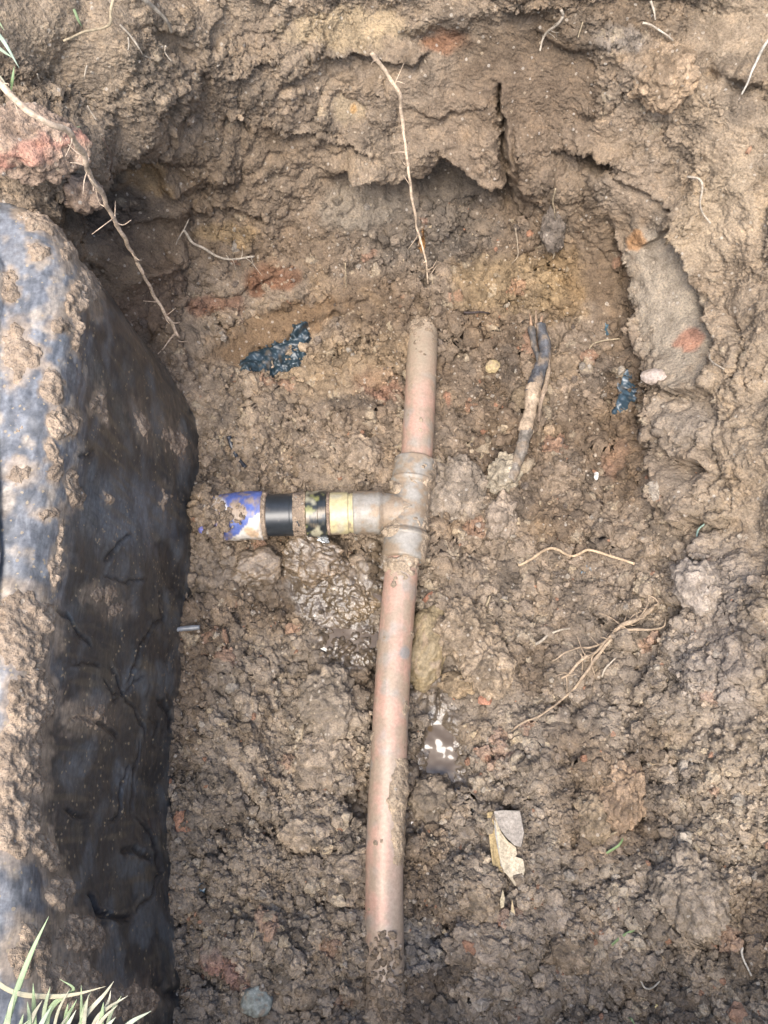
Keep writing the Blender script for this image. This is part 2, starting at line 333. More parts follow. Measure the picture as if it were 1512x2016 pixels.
# --- broad bumps: cx,cy,rx,ry,rot,amp
BUMP = [(880, 366, 70, 30, 10, -.030), (1000, 392, 18, 30, 0, -.028), (1160, 316, 54, 18, 12, -.034), (780, 400, 90, 40, 0, -.008), (1235, 660, 34, 170, -8, -.010), (1400, 138, 24, 18, 20, -.018), (700, 420, 80, 40, 0, .012), (430, 330, 90, 45, 20, .012),
        (940, 210, 60, 70, 0, .008), (170, 390, 90, 28, 10, -.018), (235, 440, 40, 60, 20, -.012), (300, 470, 60, 40, 0, -.006), (1215, 560, 40, 150, -14, -.012), (1450, 480, 70, 130, 15, .010),
        (1310, 130, 60, 60, 0, .010), (1085, 380, 50, 60, 0, .008), (300, 180, 60, 60, 0, .010), (1260, 1610, 16, 34, 0, -.018), (640, 1130, 90, 55, 25, .012), (500, 1100, 60, 40, 0, .006),
        (690, 1260, 70, 40, 0, -.008), (868, 1480, 44, 100, 0, -.010), (580, 1300, 60, 40, 0, -.004), (720, 1560, 30, 60, 20, -.012), (650, 1500, 60, 120, 0, .006), (640, 1070, 90, 16, 3, -.012),
        (930, 1240, 70, 80, 0, .006), (1060, 900, 60, 60, 0, .004), (960, 790, 70, 60, 0, .006), (560, 830, 90, 60, 0, .006), (1100, 1560, 140, 60, 0, .006), (700, 1690, 50, 24, 0, -.008),
        (1440, 1350, 60, 120, 0, .012), (1370, 1740, 80, 90, 0, .010), (1360, 1870, 60, 22, 20, -.012), (430, 1560, 70, 90, 20, .008), (620, 1900, 120, 50, 0, .004), (1000, 1870, 110, 60, 0, .004),
        (405, 1022, 32, 56, 0, .036), (838, 578, 62, 36, 0, .015), (762, 1990, 44, 70, 0, -.008), (650, 1440, 90, 130, 0, -.004), (545, 1420, 60, 120, 0, -.008), (1358, 838, 60, 40, 10, .012), (1340, 958, 62, 46, 15, .012), (900, 20, 60, 40, 0, .012), (830, 70, 60, 20, -10, -.008), (1000, 1450, 60, 90, 0, .005), (560, 720, 90, 30, -25, -.005), (755, 1640, 60, 90, 0, -.007), (1390, 590, 14, 40, -20, -.012)]
base = np.zeros_like(PX)
for cx, cy, rx, ry, rot, amp in BUMP: base += amp * np.exp(-ell(QX, QY, (cx, cy, rx, ry, rot)))
# --- ledges: points (left to right = overhang above, hollow below), amp, lip length, hollow length
LEDGE = [([(640, 365), (700, 332), (780, 348), (860, 332), (905, 326), (960, 346), (1002, 396)], .018, 46, 38), ([(518, 241), (628, 271), (754, 302)], .007, 30, 24), ([(372, 417), (452, 402), (528, 437)], .009, 34, 26),
         ([(442, 221), (503, 251)], .006, 26, 20), ([(673, 322), (754, 367)], .010, 30, 30), ([(95, 372), (250, 402)], .012, 30, 40), ([(992, 146), (982, 202), (997, 272), (1014, 336)], .010, 14, 26),
         ([(1110, 292), (1160, 302), (1207, 322)], .012, 30, 26), ([(1262, 478), (1345, 443)], .006, 20, 24), ([(1275, 750), (1350, 780), (1432, 784)], .015, 50, 22), ([(1298, 860), (1340, 898), (1405, 925)], .014, 40, 22), ([(1285, 985), (1330, 1020), (1390, 1015)], .010, 36, 22),
         ([(1340, 430), (1365, 530), (1400, 620), (1436, 715)], .015, 34, 24), ([(600, 120), (700, 95), (800, 120), (850, 90)], .008, 30, 26), ([(300, 110), (335, 190), (300, 330), (345, 400)], .006, 24, 20),
         ([(380, 560), (470, 575), (560, 540)], .005, 24, 20), ([(470, 690), (560, 665), (680, 610), (740, 560)], .005, 40, 20), ([(860, 740), (910, 690), (960, 672)], .006, 22, 14), ([(1020, 500), (1090, 450), (1130, 420)], .006, 30, 20),
         ([(350, 130), (440, 150), (540, 110)], .006, 26, 24), ([(1200, 330), (1290, 380), (1340, 440)], .006, 30, 26), ([(1040, 60), (1130, 100), (1250, 90)], .006, 30, 30), ([(780, 200), (860, 230), (960, 210)], .004, 24, 20),
         ([(1330, 1000), (1400, 1030), (1450, 1000)], .007, 28, 24), ([(1360, 1130), (1390, 1180), (1440, 1150)], .009, 28, 24), ([(1180, 1210), (1240, 1270), (1310, 1250)], .007, 30, 30), ([(1230, 1500), (1300, 1480), (1400, 1500)], .005, 30, 30),
         ([(560, 1640), (640, 1700), (700, 1690)], .006, 30, 20), ([(480, 1590), (560, 1660)], .005, 24, 16), ([(930, 1890), (1000, 1930), (1060, 1900)], .006, 28, 18), ([(1240, 1790), (1330, 1840), (1420, 1830)], .009, 30, 22),
         ([(600, 1110), (660, 1150), (730, 1200)], .005, 30, 20), ([(440, 1150), (520, 1120), (600, 1090)], .004, 24, 18), ([(850, 1230), (900, 1290), (960, 1360)], .005, 24, 16), ([(1430, 140), (1470, 180), (1512, 170)], .008, 30, 24), ([(1385, 1030), (1372, 1100), (1395, 1180), (1310, 1260), (1255, 1370), (1238, 1500), (1262, 1620), (1330, 1700)], .011, 90, 30), ([(1205, 400), (1232, 540), (1252, 690), (1285, 840), (1300, 1000), (1290, 1080)], .015, 70, 44), ([(440, 1480), (560, 1640), (700, 1700)], .007, 60, 26), ([(470, 1330), (600, 1330), (700, 1350)], .005, 30, 24)]
for pts, amp, La, Lb in LEDGE:
    m = near(QX, QY, pts, 4 * max(La, Lb)); D, S, T = pl_dist(QX[m], QY[m], pts); sd = D * S
    tp = sstep(0, .18, T) * sstep(1, .82, T)
    base[m] += amp * tp * np.where(sd > 0, -np.exp(-sd / Lb) * np.tanh(sd / 3), np.exp(sd / La) * np.tanh(-sd / 3))
# --- cracks
CRACK = [([(986, 150), (980, 205), (992, 280), (1005, 400)], .020, 5), ([(300, 470), (370, 560), (365, 640), (375, 740)], .006, 5), ([(1010, 395), (1030, 440), (1045, 520)], .006, 5), ([(1250, 1560), (1265, 1640)], .014, 9),
         ([(1325, 1700), (1350, 1830)], .010, 8), ([(1180, 1340), (1215, 1400)], .010, 6), ([(880, 1190), (900, 1250), (870, 1290)], .007, 5), ([(695, 1530), (690, 1620)], .010, 8), ([(1425, 560), (1470, 700), (1460, 760)], .007, 6),
         ([(1405, 790), (1420, 900), (1400, 1000)], .006, 4), ([(910, 700), (960, 660)], .006, 4), ([(880, 1030), (930, 1020)], .008, 6), ([(620, 1100), (640, 1060)], .010, 8), ([(770, 1780), (780, 1830)], .008, 6)]
for pts, amp, wd in CRACK:
    m = near(QX, QY, pts, 6 * wd); D, S, T = pl_dist(QX[m], QY[m], pts); base[m] -= amp * np.exp(-(D / wd) ** 2) * sstep(0, .15, T) * sstep(1, .85, T)

wall = np.clip((Zg - 0.02) / 0.06, 0, 1)                                   # steep sides against the loose floor
edge = 1 - np.clip(np.maximum.reduce([-20 - PX, PX - 1532, -20 - PY, PY - 2036]) / 600, 0, .6)
wet = np.zeros_like(PX)
for e in [(655, 1185, 95, 65, 25, .95), (866, 1480, 55, 110, 0, 1.0), (745, 1130, 40, 70, 0, .9), (690, 1265, 80, 50, 0, 1.0), (845, 1330, 50, 70, 0, .75), (580, 1290, 60, 40, 0, .4), (800, 1620, 60, 50, 0, .55), (720, 1590, 40, 50, 0, .5), (490, 1130, 90, 50, 0, .5)]:
    wet = np.maximum(wet, e[5] * sstep(1.4, .5, ell(QX, QY, e)))
# --- grain of the soil
# pass 1: large and middle relief
P1 = P0 + N0 * base[..., None]
smA = smooth.copy(); smooth = np.maximum(smooth, .55 * sstep(.18, .45, perlin(P1, 17, 29) + .3 * perlin(P1, 45, 30)) * sstep(1800, 1500, PY)); smooth = np.maximum(smooth, .8 * wall * sstep(1500, 1000, PY) * sstep(.02, .30, perlin(P1, 15, 18) + .35 * perlin(P1, 40, 19)))
ia = np.unique(np.r_[np.arange(0, NX, 3), NX - 1]); ja = np.unique(np.r_[np.arange(0, NY, 3), NY - 1]); Pq = P1[np.ix_(ia, ja)]
def upres(A):
    ti = np.interp(np.arange(NX), ia, np.arange(len(ia))); i = np.minimum(ti.astype(int), len(ia) - 2); f = (ti - i)[:, None]; A = A[i] * (1 - f) + A[i + 1] * f
    tj = np.interp(np.arange(NY), ja, np.arange(len(ja))); j = np.minimum(tj.astype(int), len(ja) - 2); f = (tj - j)[None]; return A[:, j] * (1 - f) + A[:, j + 1] * f
def warp(P, a, f, s_): return P + a * np.stack([perlin(P, f, s_), perlin(P, f, s_ + 1), perlin(P, f, s_ + 2)], -1)
L0, R0 = map(upres, lumps(warp(Pq, .010, 30, 26), .075, 9)); L00, R00 = map(upres, lumps(warp(Pq, .006, 50, 26), .045, 8))
mid = .012 * wall * perlin(P1, 16, 11) + .0065 * perlin(P1, 34, 12) * (0.4 + .6 * wall) + .022 * wall * (L0 - .4) * (.5 + R0) + (.012 + .0 * wall) * (L00 - .4) * (.3 + R00); mid *= 1 - .9 * smA
bil = np.abs(perlin(P1, 60, 13)); mid += .008 * (bil - .25) * (1 - .8 * smooth)
gap = np.exp(-(perlin(P1, 30, 14) / .05) ** 2) * sstep(-.1, .35, perlin(P1, 12, 15)); mid -= .0075 * gap * (1 - smooth) * (1 - .7 * wall)
gap = np.exp(-(perlin(P1, 75, 16) / .07) ** 2) * sstep(-.1, .35, perlin(P1, 20, 17)); mid -= .0038 * gap * (1 - smooth) * (1 - .6 * wall)
P1 = P1 + N0 * mid[..., None]
N1 = normals(P1)
patch = .55 + .45 * np.clip(1.6 * fbm(P1, 22, 2, 21), -1, 1)               # where it is crumbly, where it is packed
gr = np.clip((1 - smooth) * (.35 + .65 * patch), 0.03, 1) * (1 - .6 * wet) * (1 - .58 * wall * sstep(1500, 900, PY))
Pw = P1 + .0045 * np.stack([perlin(P1, 110, 31), perlin(P1, 110, 32), perlin(P1, 110, 33)], -1) + .0018 * np.stack([perlin(P1, 330, 34), perlin(P1, 330, 35), perlin(P1, 330, 36)], -1)
l1, r1 = lumps(Pw, .026, 1); l2, r2 = lumps(Pw, .012, 2); l3, r3 = lumps(Pw, .0062, 3); l4, r4 = lumps(P1, .0034, 4)
floor_ = 1 - .55 * wall
dsp = gr * (.0145 * floor_ * (l1 - .35) + .0074 * (.6 + .4 * floor_) * (l2 - .35) * (.4 + r1) + .0052 * (l3 - .35) * (.5 + r2) + .0031 * (l4 - .35) * (.5 + r3))
# torn, layered clay on the sides: stepped relief that runs along the wall
sx = (PX * math.cos(.35) + PY * math.sin(.35)) / F; sy = (-PX * math.sin(.35) + PY * math.cos(.35)) / F
Pa = np.stack([sx * 26 + wx / 30, sy * 62 + wy / 30, P1[..., 2] * 3], -1)
tear = perlin(Pa, 1, 41) + .6 * perlin(Pa, 2.1, 42) + .4 * perlin(Pa, 4.3, 43)
fr = np.mod(tear * 2.2, 1.0)
dsp += wall * (.0030 * (1 - .7 * smooth)) * sstep(1300, 900, PY) * (fr ** 2 - .33)
Pb = np.stack([(PX * .95 - PY * .3) / 26 + wx / 20, (PX * .3 + PY * .95) / 7.0 + wy / 14, PX * 0], -1)
rip = perlin(Pb, 1, 51); cut = np.clip(smooth * wall, 0, 1)
dsp += cut * (.0011 * np.abs(rip) - .0004) * sstep(.98, .55, smooth)
dsp += (.0024 * np.abs(perlin(P1, 190, 60)) + .0013 * perlin(P1, 380, 61)) * (1 - .85 * smooth) * (1 - .45 * wall * sstep(1400, 900, PY)) + .0006 * perlin(P1, 800, 62) * (1 - .8 * smooth)
dsp *= edge
PT = P1 + N1 * dsp[..., None]
NT = normals(PT)

# --- colour of the soil (pigment, with some hollow and wall shade painted in)
def C(*c): return np.array(c, float)
f1 = fbm(P1, 9, 3, 71); f2 = fbm(P1, 30, 3, 75); f3 = perlin(P1, 90, 78)
colr = C(.220, .166, .118) * np.ones((*PX.shape, 1))
def blend(c, m): 
    global colr
    m = np.clip(m, 0, 1)[..., None]; colr = colr * (1 - m) + np.asarray(c) * m
blend(C(.245, .195, .145), sstep(900, 1500, PY) * .75)                      # the lower soil is greyer
blend(C(.30, .23, .155), sstep(1250, 1420, PX) * .6)
blend(C(.125, .085, .053), sstep(.0, .5, f1) * .75); blend(C(.30, .23, .16), sstep(.1, .6, -f1) * .55)
blend(C(.25, .17, .095), sstep(.25, .7, f2) * .4); blend(C(.095, .076, .06), sstep(.15, .65, -f2) * .6)
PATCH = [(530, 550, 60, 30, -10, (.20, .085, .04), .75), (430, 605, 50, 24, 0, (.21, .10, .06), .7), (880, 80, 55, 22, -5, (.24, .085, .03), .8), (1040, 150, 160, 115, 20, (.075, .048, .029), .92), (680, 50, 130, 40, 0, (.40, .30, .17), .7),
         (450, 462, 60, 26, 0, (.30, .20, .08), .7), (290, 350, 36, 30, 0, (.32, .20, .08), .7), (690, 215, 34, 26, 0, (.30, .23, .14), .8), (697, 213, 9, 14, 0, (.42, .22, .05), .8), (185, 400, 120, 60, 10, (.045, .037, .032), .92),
         (240, 460, 50, 50, 20, (.085, .06, .045), .7), (800, 455, 190, 60, 5, (.105, .088, .072), .8), (900, 385, 110, 36, 0, (.06, .052, .045), .85), (1210, 900, 22, 46, 8, (.30, .15, .10), .6), (745, 765, 55, 30, 10, (.27, .13, .08), .6),  # hollow under the arch: its shade is painted into the soil colour
         (540, 650, 150, 36, -22, (.16, .095, .045), .8), (1110, 560, 50, 90, -10, (.21, .135, .06), .7), (1180, 500, 44, 170, -12, (.135, .092, .056), .85), (1225, 860, 40, 130, 0, (.17, .115, .07), .7), (990, 240, 200, 120, 0, (.16, .108, .07), .5), (560, 430, 200, 110, 0, (.18, .125, .08), .4), (1325, 605, 75, 175, -17, (.30, .25, .19), .95), (1362, 672, 20, 26, 0, (.36, .15, .09), .7), (1430, 420, 80, 110, 20, (.38, .29, .19), .75),  # dark step on the right: moist clay plus painted occlusion
         (1470, 600, 70, 190, 0, (.34, .26, .18), .6), (450, 1915, 60, 26, 25, (.33, .15, .11), .6), (1000, 560, 120, 60, 0, (.25, .175, .09), .6), (680, 720, 150, 60, -15, (.25, .175, .10), .6), (1340, 950, 70, 70, 0, (.20, .155, .115), .6),
         (1370, 840, 70, 50, 0, (.27, .22, .17), .7), (700, 410, 90, 40, 0, (.22, .19, .15), .6), (830, 470, 8, 22, 0, (.33, .15, .03), .8), (1260, 465, 20, 16, 0, (.36, .16, .04), .7), (1215, 80, 50, 30, 0, (.26, .24, .22), .5),
         (300, 585, 60, 80, 30, (.15, .10, .07), .5), (880, 790, 9, 12, 0, (.32, .14, .08), .6), (900, 1030, 30, 20, 0, (.2, .13, .07), .5), (1420, 1250, 90, 200, 0, (.27, .23, .20), .5), (820, 1870, 60, 60, 0, (.25, .235, .22), .5)]
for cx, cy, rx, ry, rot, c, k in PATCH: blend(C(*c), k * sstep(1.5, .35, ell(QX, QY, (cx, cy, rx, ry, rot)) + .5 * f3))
vr = (r2 - .5) * .35 + (r3 - .5) * .3; colr *= (1 + vr * np.clip(gr * 1.3, 0, 1))[..., None]
tint = (r2 > .985) & (gr > .4); colr[tint] = colr[tint] * .55 + C(.30, .15, .09) * .45
tint = (r3 > .97) & (gr > .3); colr[tint] = colr[tint] * .4 + C(.36, .29, .2) * .6
blend(C(.085, .062, .04), wet * .85)
blend(C(.27, .205, .14), wall * sstep(700, 300, PY) * .25); lum_ = colr @ C(.3, .6, .1); colr = lum_[..., None] + (colr - lum_[..., None]) * (.90 - .12 * sstep(900, 1500, PY))[..., None]; colr = np.clip(colr * C(.995, 1.0, .98), .02, .7)

FQ = gridF(NX, NY)
hid = (PX < 250) & (PY > 900) & (PY < 1990); keep = ~hid.ravel()[FQ].all(1)
FK = FQ[keep]
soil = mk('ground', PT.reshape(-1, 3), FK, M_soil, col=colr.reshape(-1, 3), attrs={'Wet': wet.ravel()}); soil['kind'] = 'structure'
# ground level around the pit
loop = np.r_[PT[:, 0], PT[-1, 1:], PT[::-1, -1][1:], PT[0, ::-1][1:-1]]; c0 = np.array([0, .2, .29]); d = loop - c0; d[:, 2] = 0; d /= np.linalg.norm(d, axis=1)[:, None]
r1_, r2_ = loop + d * .35, c0 + d * 14; r1_[:, 2] = .30 + .01 * perlin(r1_, 8, 5); r2_[:, 2] = .30
n = len(loop); Vl = np.vstack([loop, r1_, r2_]); i = np.arange(n); j = (i + 1) % n
mt_l, t_, b_ = mat_new('lawn_turf'); nz = nd(t_, 'ShaderNodeTexNoise', i_Scale=45.0, i_Detail=6.0); t_.links.new(nd(t_, 'ShaderNodeTexCoord').outputs['Object'], nz.inputs['Vector'])
t_.links.new(ramp(t_, nz.outputs[0], [(.3, (.05, .08, .02)), (.6, (.1, .12, .04)), (.8, (.2, .15, .09))]).outputs[0], b_.inputs['Base Color']); b_.inputs['Roughness'].default_value = .9
lawn = mk('lawn', Vl, np.vstack([np.stack([i, i + n, j + n, j], 1), np.stack([i + n, i + 2 * n, j + 2 * n, j + n], 1)]), mt_l); lawn['kind'] = 'structure'

def gi(px, py):
    return int(np.clip(np.searchsorted(GX, px), 0, NX - 1)), int(np.clip(np.searchsorted(GY, py), 0, NY - 1))
def surf(px, py, lift=0.0):
    i, j = gi(px, py); return PT[i, j] + N0[i, j] * lift
def nrm(px, py): return N0[gi(px, py)]
def path(pts, lift, n, wob=0.0, seed=0):
    """photo polyline laid on the soil; lift may be one value or one per point"""
    pts = np.asarray(pts, float); lf = np.broadcast_to(np.asarray(lift, float), (len(pts),))
    P = np.array([surf(x, y) + (np.array([0, 0, H]) - surf(x, y)) / np.linalg.norm(np.array([0, 0, H]) - surf(x, y)) * l for (x, y), l in zip(pts, lf)])
    C_ = resample(P, n)
    if wob: C_ = C_ + wob * np.stack([perlin(C_, 60, seed), perlin(C_, 60, seed + 1), perlin(C_, 60, seed + 2)], -1)
    return C_

# ------------------------------------------------------------------ shells of mud, scraps
def mixc(a, b, m): m = np.clip(m, 0, 1)[..., None]; return np.asarray(a) * (1 - m) + np.asarray(b) * m
def crust(name, V, Fq, N, h, mat, col, parent=None, smooth=True, wet=0.0, sink=.0006):
    """a layer of height h over a surface; edges run under it"""
    h = np.asarray(h); Fk = Fq[(h[Fq] > 0).any(1)]
    if len(Fk) == 0: return None
    u, inv = np.unique(Fk, return_inverse=True); Fk = inv.reshape(Fk.shape)
    Vn = V[u] + N[u] * np.where(h[u] > 0, h[u], -sink)[:, None]
    c = np.asarray(col); c = c[u] if c.ndim == 2 else c
    wt = np.asarray(wet); wt = wt[u] if wt.ndim else float(wt)
    return mk(name, Vn, tri(Fk) if Fk.shape[1] == 4 else Fk, mat, parent, c, smooth, {'Wet': wt})

def soilcol(P, k=1.0, base=(.25, .195, .14)):
    f = fbm(P, 60, 2, 91)[..., None]; g = perlin(P, 220, 93)[..., None]
    return np.clip(np.asarray(base) * (1 + .35 * f + .3 * g) * k, .02, .7)

# ------------------------------------------------------------------ the meter box
XR, YT, RC = -.170, .385, .10                     # right face, far face, corner radius
XL, YB = -.57, -.36
plan = []
ys = np.r_[np.linspace(YB + RC, -.19, 14)[:-1], np.linspace(-.19, YT - RC, 400)]
plan += [(XR, y) for y in ys]
a_ = np.linspace(0, np.pi / 2, 130)[1:]
plan += [(XR - RC + RC * math.cos(a), YT - RC + RC * math.sin(a)) for a in a_]
plan += [(x, YT) for x in np.linspace(XR - RC, XL + RC, 60)[1:]]
plan += [(XL + RC - RC * math.sin(a), YT - RC + RC * math.cos(a)) for a in np.linspace(0, np.pi / 2, 10)[1:]]
plan += [(XL, y) for y in np.linspace(YT - RC, YB + RC, 12)[1:]]
plan += [(XL + RC - RC * math.cos(a), YB + RC - RC * math.sin(a)) for a in np.linspace(0, np.pi / 2, 10)[1:]]
plan += [(x, YB) for x in np.linspace(XL + RC, XR - RC, 12)[1:]]
plan += [(XR - RC + RC * math.sin(a), YB + RC - RC * math.cos(a)) for a in np.linspace(0, np.pi / 2, 10)[1:-1]]
plan = np.array(plan); nu = len(plan); plan[:, 0] += np.where(plan[:, 0] > -.3, .030 * sstep(.02, -.2, plan[:, 1]), 0)
tn = np.roll(plan, -1, 0) - np.roll(plan, 1, 0); tn /= np.linalg.norm(tn, axis=1)[:, None]; pn = np.c_[tn[:, 1], -tn[:, 0]]
prof = [(.012, -.06), (.008, -.03)]
prof += [(.004 - .020 * t - .004 * t * t, -.03 + .235 * t) for t in np.linspace(0, 1, 150)[1:]]
x0, z0 = prof[-1]
prof += [(x0 - .022 * (1 - math.cos(a)), z0 + .026 * math.sin(a)) for a in np.linspace(0, np.pi / 2, 46)[1:]]
x1, z1 = prof[-1]
prof += [(x1 - .018 * t, z1) for t in np.linspace(0, 1, 12)[1:]]
x2, z2 = prof[-1]
prof += [(x2 - .001, z2 + .0015), (x2 - .002, z2 + .004), (x2 - .0035, z2 + .0055), (x2 - .006, z2 + .006), (x2 - .009, z2 + .0055), (x2 - .0105, z2 + .004), (x2 - .011, z2 - .004)]
prof = np.array(prof); nv = len(prof)
BV = np.concatenate([plan[:, None] + pn[:, None] * prof[None, :, :1], np.broadcast_to(prof[None, :, 1:], (nu, nv, 1))], -1)
BV[..., 2] += .08 * (BV[..., 1] - .19) * np.clip(BV[..., 2] / .2, 0, 1)
du = np.roll(BV, -1, 0) - np.roll(BV, 1, 0); dv = np.gradient(BV, axis=1); BN = np.cross(du, dv); BN /= np.linalg.norm(BN, axis=2)[..., None] + 1e-12
BN *= np.where((BN * np.concatenate([np.broadcast_to(pn[:, None], (nu, nv, 2)), np.full((nu, nv, 1), .6)], -1)).sum(2) < 0, -1, 1)[..., None]
bx, by = project(BV)
gx = bx + 7 * perlin(BV, 60, 101) + 3 * perlin(BV, 200, 102); gy = by + 7 * perlin(BV, 60, 103) + 3 * perlin(BV, 200, 104)
dd = .0028 * perlin(BV, 14, 105) + .0010 * perlin(BV, 42, 106) + .0008 * np.abs(perlin(BV, 60, 109)) + .0005 * perlin(BV, 160, 107)
GOUGE = [([(203, 1112), (222, 1075), (252, 1052)], 4, .0022), ([(195, 1135), (235, 1147), (285, 1135)], 3, .0016), ([(110, 1195), (150, 1245), (185, 1280)], 4, .002), ([(130, 1310), (165, 1305), (195, 1315)], 4, .0018),
         ([(330, 1215), (298, 1225), (270, 1290), (252, 1350)], 3.5, .002), ([(215, 1300), (238, 1360), (270, 1410), (290, 1460)], 3, .0018), ([(250, 1365), (215, 1365)], 3, .0015), ([(125, 1425), (160, 1412), (200, 1425), (240, 1455)], 5, .0022),
         ([(275, 1455), (262, 1520), (255, 1610)], 2.5, .0018), ([(250, 1500), (235, 1560), (225, 1610), (210, 1618)], 4, .002), ([(232, 1670), (270, 1680), (305, 1690)], 8, .0024), ([(170, 1755), (190, 1795), (235, 1812), (265, 1800)], 7, .0030),
         ([(262, 1808), (300, 1760), (315, 1715), (300, 1650), (260, 1600)], 4, .0018), ([(318, 1060), (330, 1110), (345, 1170)], 16, .0022), ([(305, 1160), (325, 1230)], 3, .0015), ([(125, 1590), (160, 1612), (180, 1600)], 5, .0018),
         ([(150, 905), (175, 890), (185, 880)], 3, .0012), ([(310, 1370), (330, 1400), (338, 1440)], 6, .0022), ([(285, 1415), (310, 1425), (300, 1470)], 3, .0014), ([(300, 1930), (330, 1960), (360, 1950)], 12, .003), ([(200, 1330), (225, 1380), (260, 1350), (290, 1330)], 3, .0014)]
GOUGE = [(p_, w_ * .75, d_) for p_, w_, d_ in GOUGE]
for pts, wd, dp in GOUGE:
    m = near(gx, gy, pts, 6 * wd); D, S, T = pl_dist(gx[m], gy[m], pts); e = sstep(0, .12, T) * sstep(1, .88, T)
    dd[m] += e * (-.9 * dp * np.exp(-(D / wd) ** 2) + .4 * dp * np.exp(-((D - 2.2 * wd) / wd) ** 2))
# fan of fine scratches around the painted sheen patch
fan = np.exp(-ell(bx, by, (245, 1010, 95, 75, 15)) ** 2)
ang = np.arctan2(by - 830, bx - 330); rad = np.hypot(bx - 330, by - 830)
dd += fan * .0004 * perlin(np.stack([ang * 4, rad / 5.0, 0 * ang], -1), 1, 108)
BV2 = BV + BN * dd[..., None]
fb = fbm(BV, 25, 3, 111); fb2 = perlin(BV, 120, 114)
bcol = np.ones((*bx.shape, 3)) * C(.028, .031, .034)
def bl(c, m):
    global bcol
    m = np.clip(m, 0, 1)[..., None]; bcol = bcol * (1 - m) + np.asarray(c) * m
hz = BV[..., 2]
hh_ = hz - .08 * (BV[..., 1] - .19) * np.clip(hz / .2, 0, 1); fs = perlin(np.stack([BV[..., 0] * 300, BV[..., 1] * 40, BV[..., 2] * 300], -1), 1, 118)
shoulder_sheen = sstep(.188, .216, hh_ + .014 * fb + .006 * fs); bl(C(.165, .17, .178), shoulder_sheen * (.5 + .45 * sstep(-.3, .4, fb2 + fs)))                 # sky reflection on the shoulder, painted into its colour
bl(C(.13, .145, .155), fan * .85); bl(C(.05, .058, .062), sstep(.1, .5, fbm(BV, 38, 2, 119)) * .7 * (1 - shoulder_sheen))  # sheen of the wall painted as a pale grey patch over the scratches
bl(C(.135, .108, .07), sstep(.0, .7, fb + .5 * fb2) * .35 * (1 - .75 * shoulder_sheen) * (1 - .7 * fan)); bl(C(.30, .245, .18), sstep(.15, .6, fbm(BV, 55, 3, 115) + .2 * fs) * .7 * shoulder_sheen)   # dried film of mud
spk = perlin(BV, 330, 116) + .5 * perlin(BV, 700, 117); bl(C(.085, .097, .105), sstep(.05, .5, fbm(BV, 30, 2, 129)) * .8 * (1 - shoulder_sheen))
gm = np.zeros_like(bx)
for pts, wd, dp in GOUGE:
    m = near(gx, gy, pts, 5 * wd); D, S, T = pl_dist(gx[m], gy[m], pts); gm[m] = np.maximum(gm[m], sstep(1.5, .6, D / wd) * sstep(0, .1, T) * sstep(1, .9, T))
st = perlin(np.stack([BV[..., 1] * 260, BV[..., 2] * 22, BV[..., 0] * 22], -1), 1, 143); bl(C(.11, .09, .06), sstep(.25, .7, st + .5 * fbm(BV, 20, 2, 144)) * .5 * (1 - shoulder_sheen))
bl(C(.012, .014, .017), gm * .7)
brough = .30 + .25 * sstep(-.2, .5, fb) + .15 * fan
BF = gridF(nu, nv, True)
box = empty('meter_box', (XR - .2, 0, 0), 'large black plastic meter box with scratched wall along the left edge', 'meter box')
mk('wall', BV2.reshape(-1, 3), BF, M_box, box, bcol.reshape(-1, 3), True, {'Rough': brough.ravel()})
# lid inside the rim
lid_in = x2 - .012; lp = plan + pn * lid_in; cl = plan.mean(0); rings = [1.0, .985, .97, .6, .2, .01]; zs = [z2 - .003, z2 + .001, z2 + .002, z2 + .003, z2 + .004, z2 + .004]
LV = np.stack([np.c_[cl + (lp - cl) * s, np.full(nu, z)] for s, z in zip(rings, zs)], 1); LV[..., 2] += .08 * (LV[..., 1] - .19)
mk('lid', LV.reshape(-1, 3), gridF(nu, len(rings), True), M_box, box, C(.02, .021, .023), True, {'Rough': .5})
# mud on the box
MUD = [(152, 590, 18, 48, 5, 1), (150, 660, 12, 30, 0, .9), (118, 640, 20, 22, 0, .6), (100, 765, 22, 40, -10, .9), (122, 835, 26, 30, 20, 1), (100, 885, 16, 30, 0, 1), (110, 925, 14, 30, 0, .8), (140, 960, 9, 40, -5, .9), (55, 700, 36, 26, 0, .9), (30, 690, 26, 60, 0, .7),
       (18, 560, 20, 34, 0, .9), (75, 500, 24, 16, 30, .6), (90, 445, 60, 18, 25, .9), (118, 1070, 7, 60, 3, .7), (105, 1130, 10, 30, 0, .7), (45, 1240, 60, 80, 0, 1), (60, 1380, 46, 70, 0, .9), (40, 1500, 55, 80, 0, 1), (30, 1620, 56, 70, 0, 1), (90, 1680, 24, 40, -15, .8),
       (110, 1760, 26, 40, 0, 1), (160, 1840, 50, 40, 20, .9), (60, 1880, 50, 60, 0, .6), (140, 1940, 70, 50, 0, .8), (255, 1975, 60, 40, 0, .7), (40, 930, 30, 20, 0, .5), (205, 980, 7, 16, 0, .7), (322, 985, 5, 30, 0, .6), (195, 800, 12, 30, 0, .5), (280, 840, 14, 40, -20, .4),
       (345, 870, 18, 40, -25, .5), (150, 480, 26, 40, 30, .5), (180, 560, 14, 50, -15, .4), (350, 1600, 8, 200, 0, .3), (360, 1900, 14, 100, -8, .5), (200, 1170, 30, 20, 0, .4), (225, 1200, 20, 20, 0, .4), (95, 1010, 30, 12, 0, .4), (180, 1410, 40, 30, 0, .3)]
mm = np.full(bx.shape, -1.0); qx = bx + 14 * perlin(BV, 90, 121) + 7 * perlin(BV, 240, 122); qy = by + 14 * perlin(BV, 90, 123) + 7 * perlin(BV, 240, 124)
for e in MUD: mm = np.maximum(mm, e[5] * (1.15 - ell(qx, qy, e)))
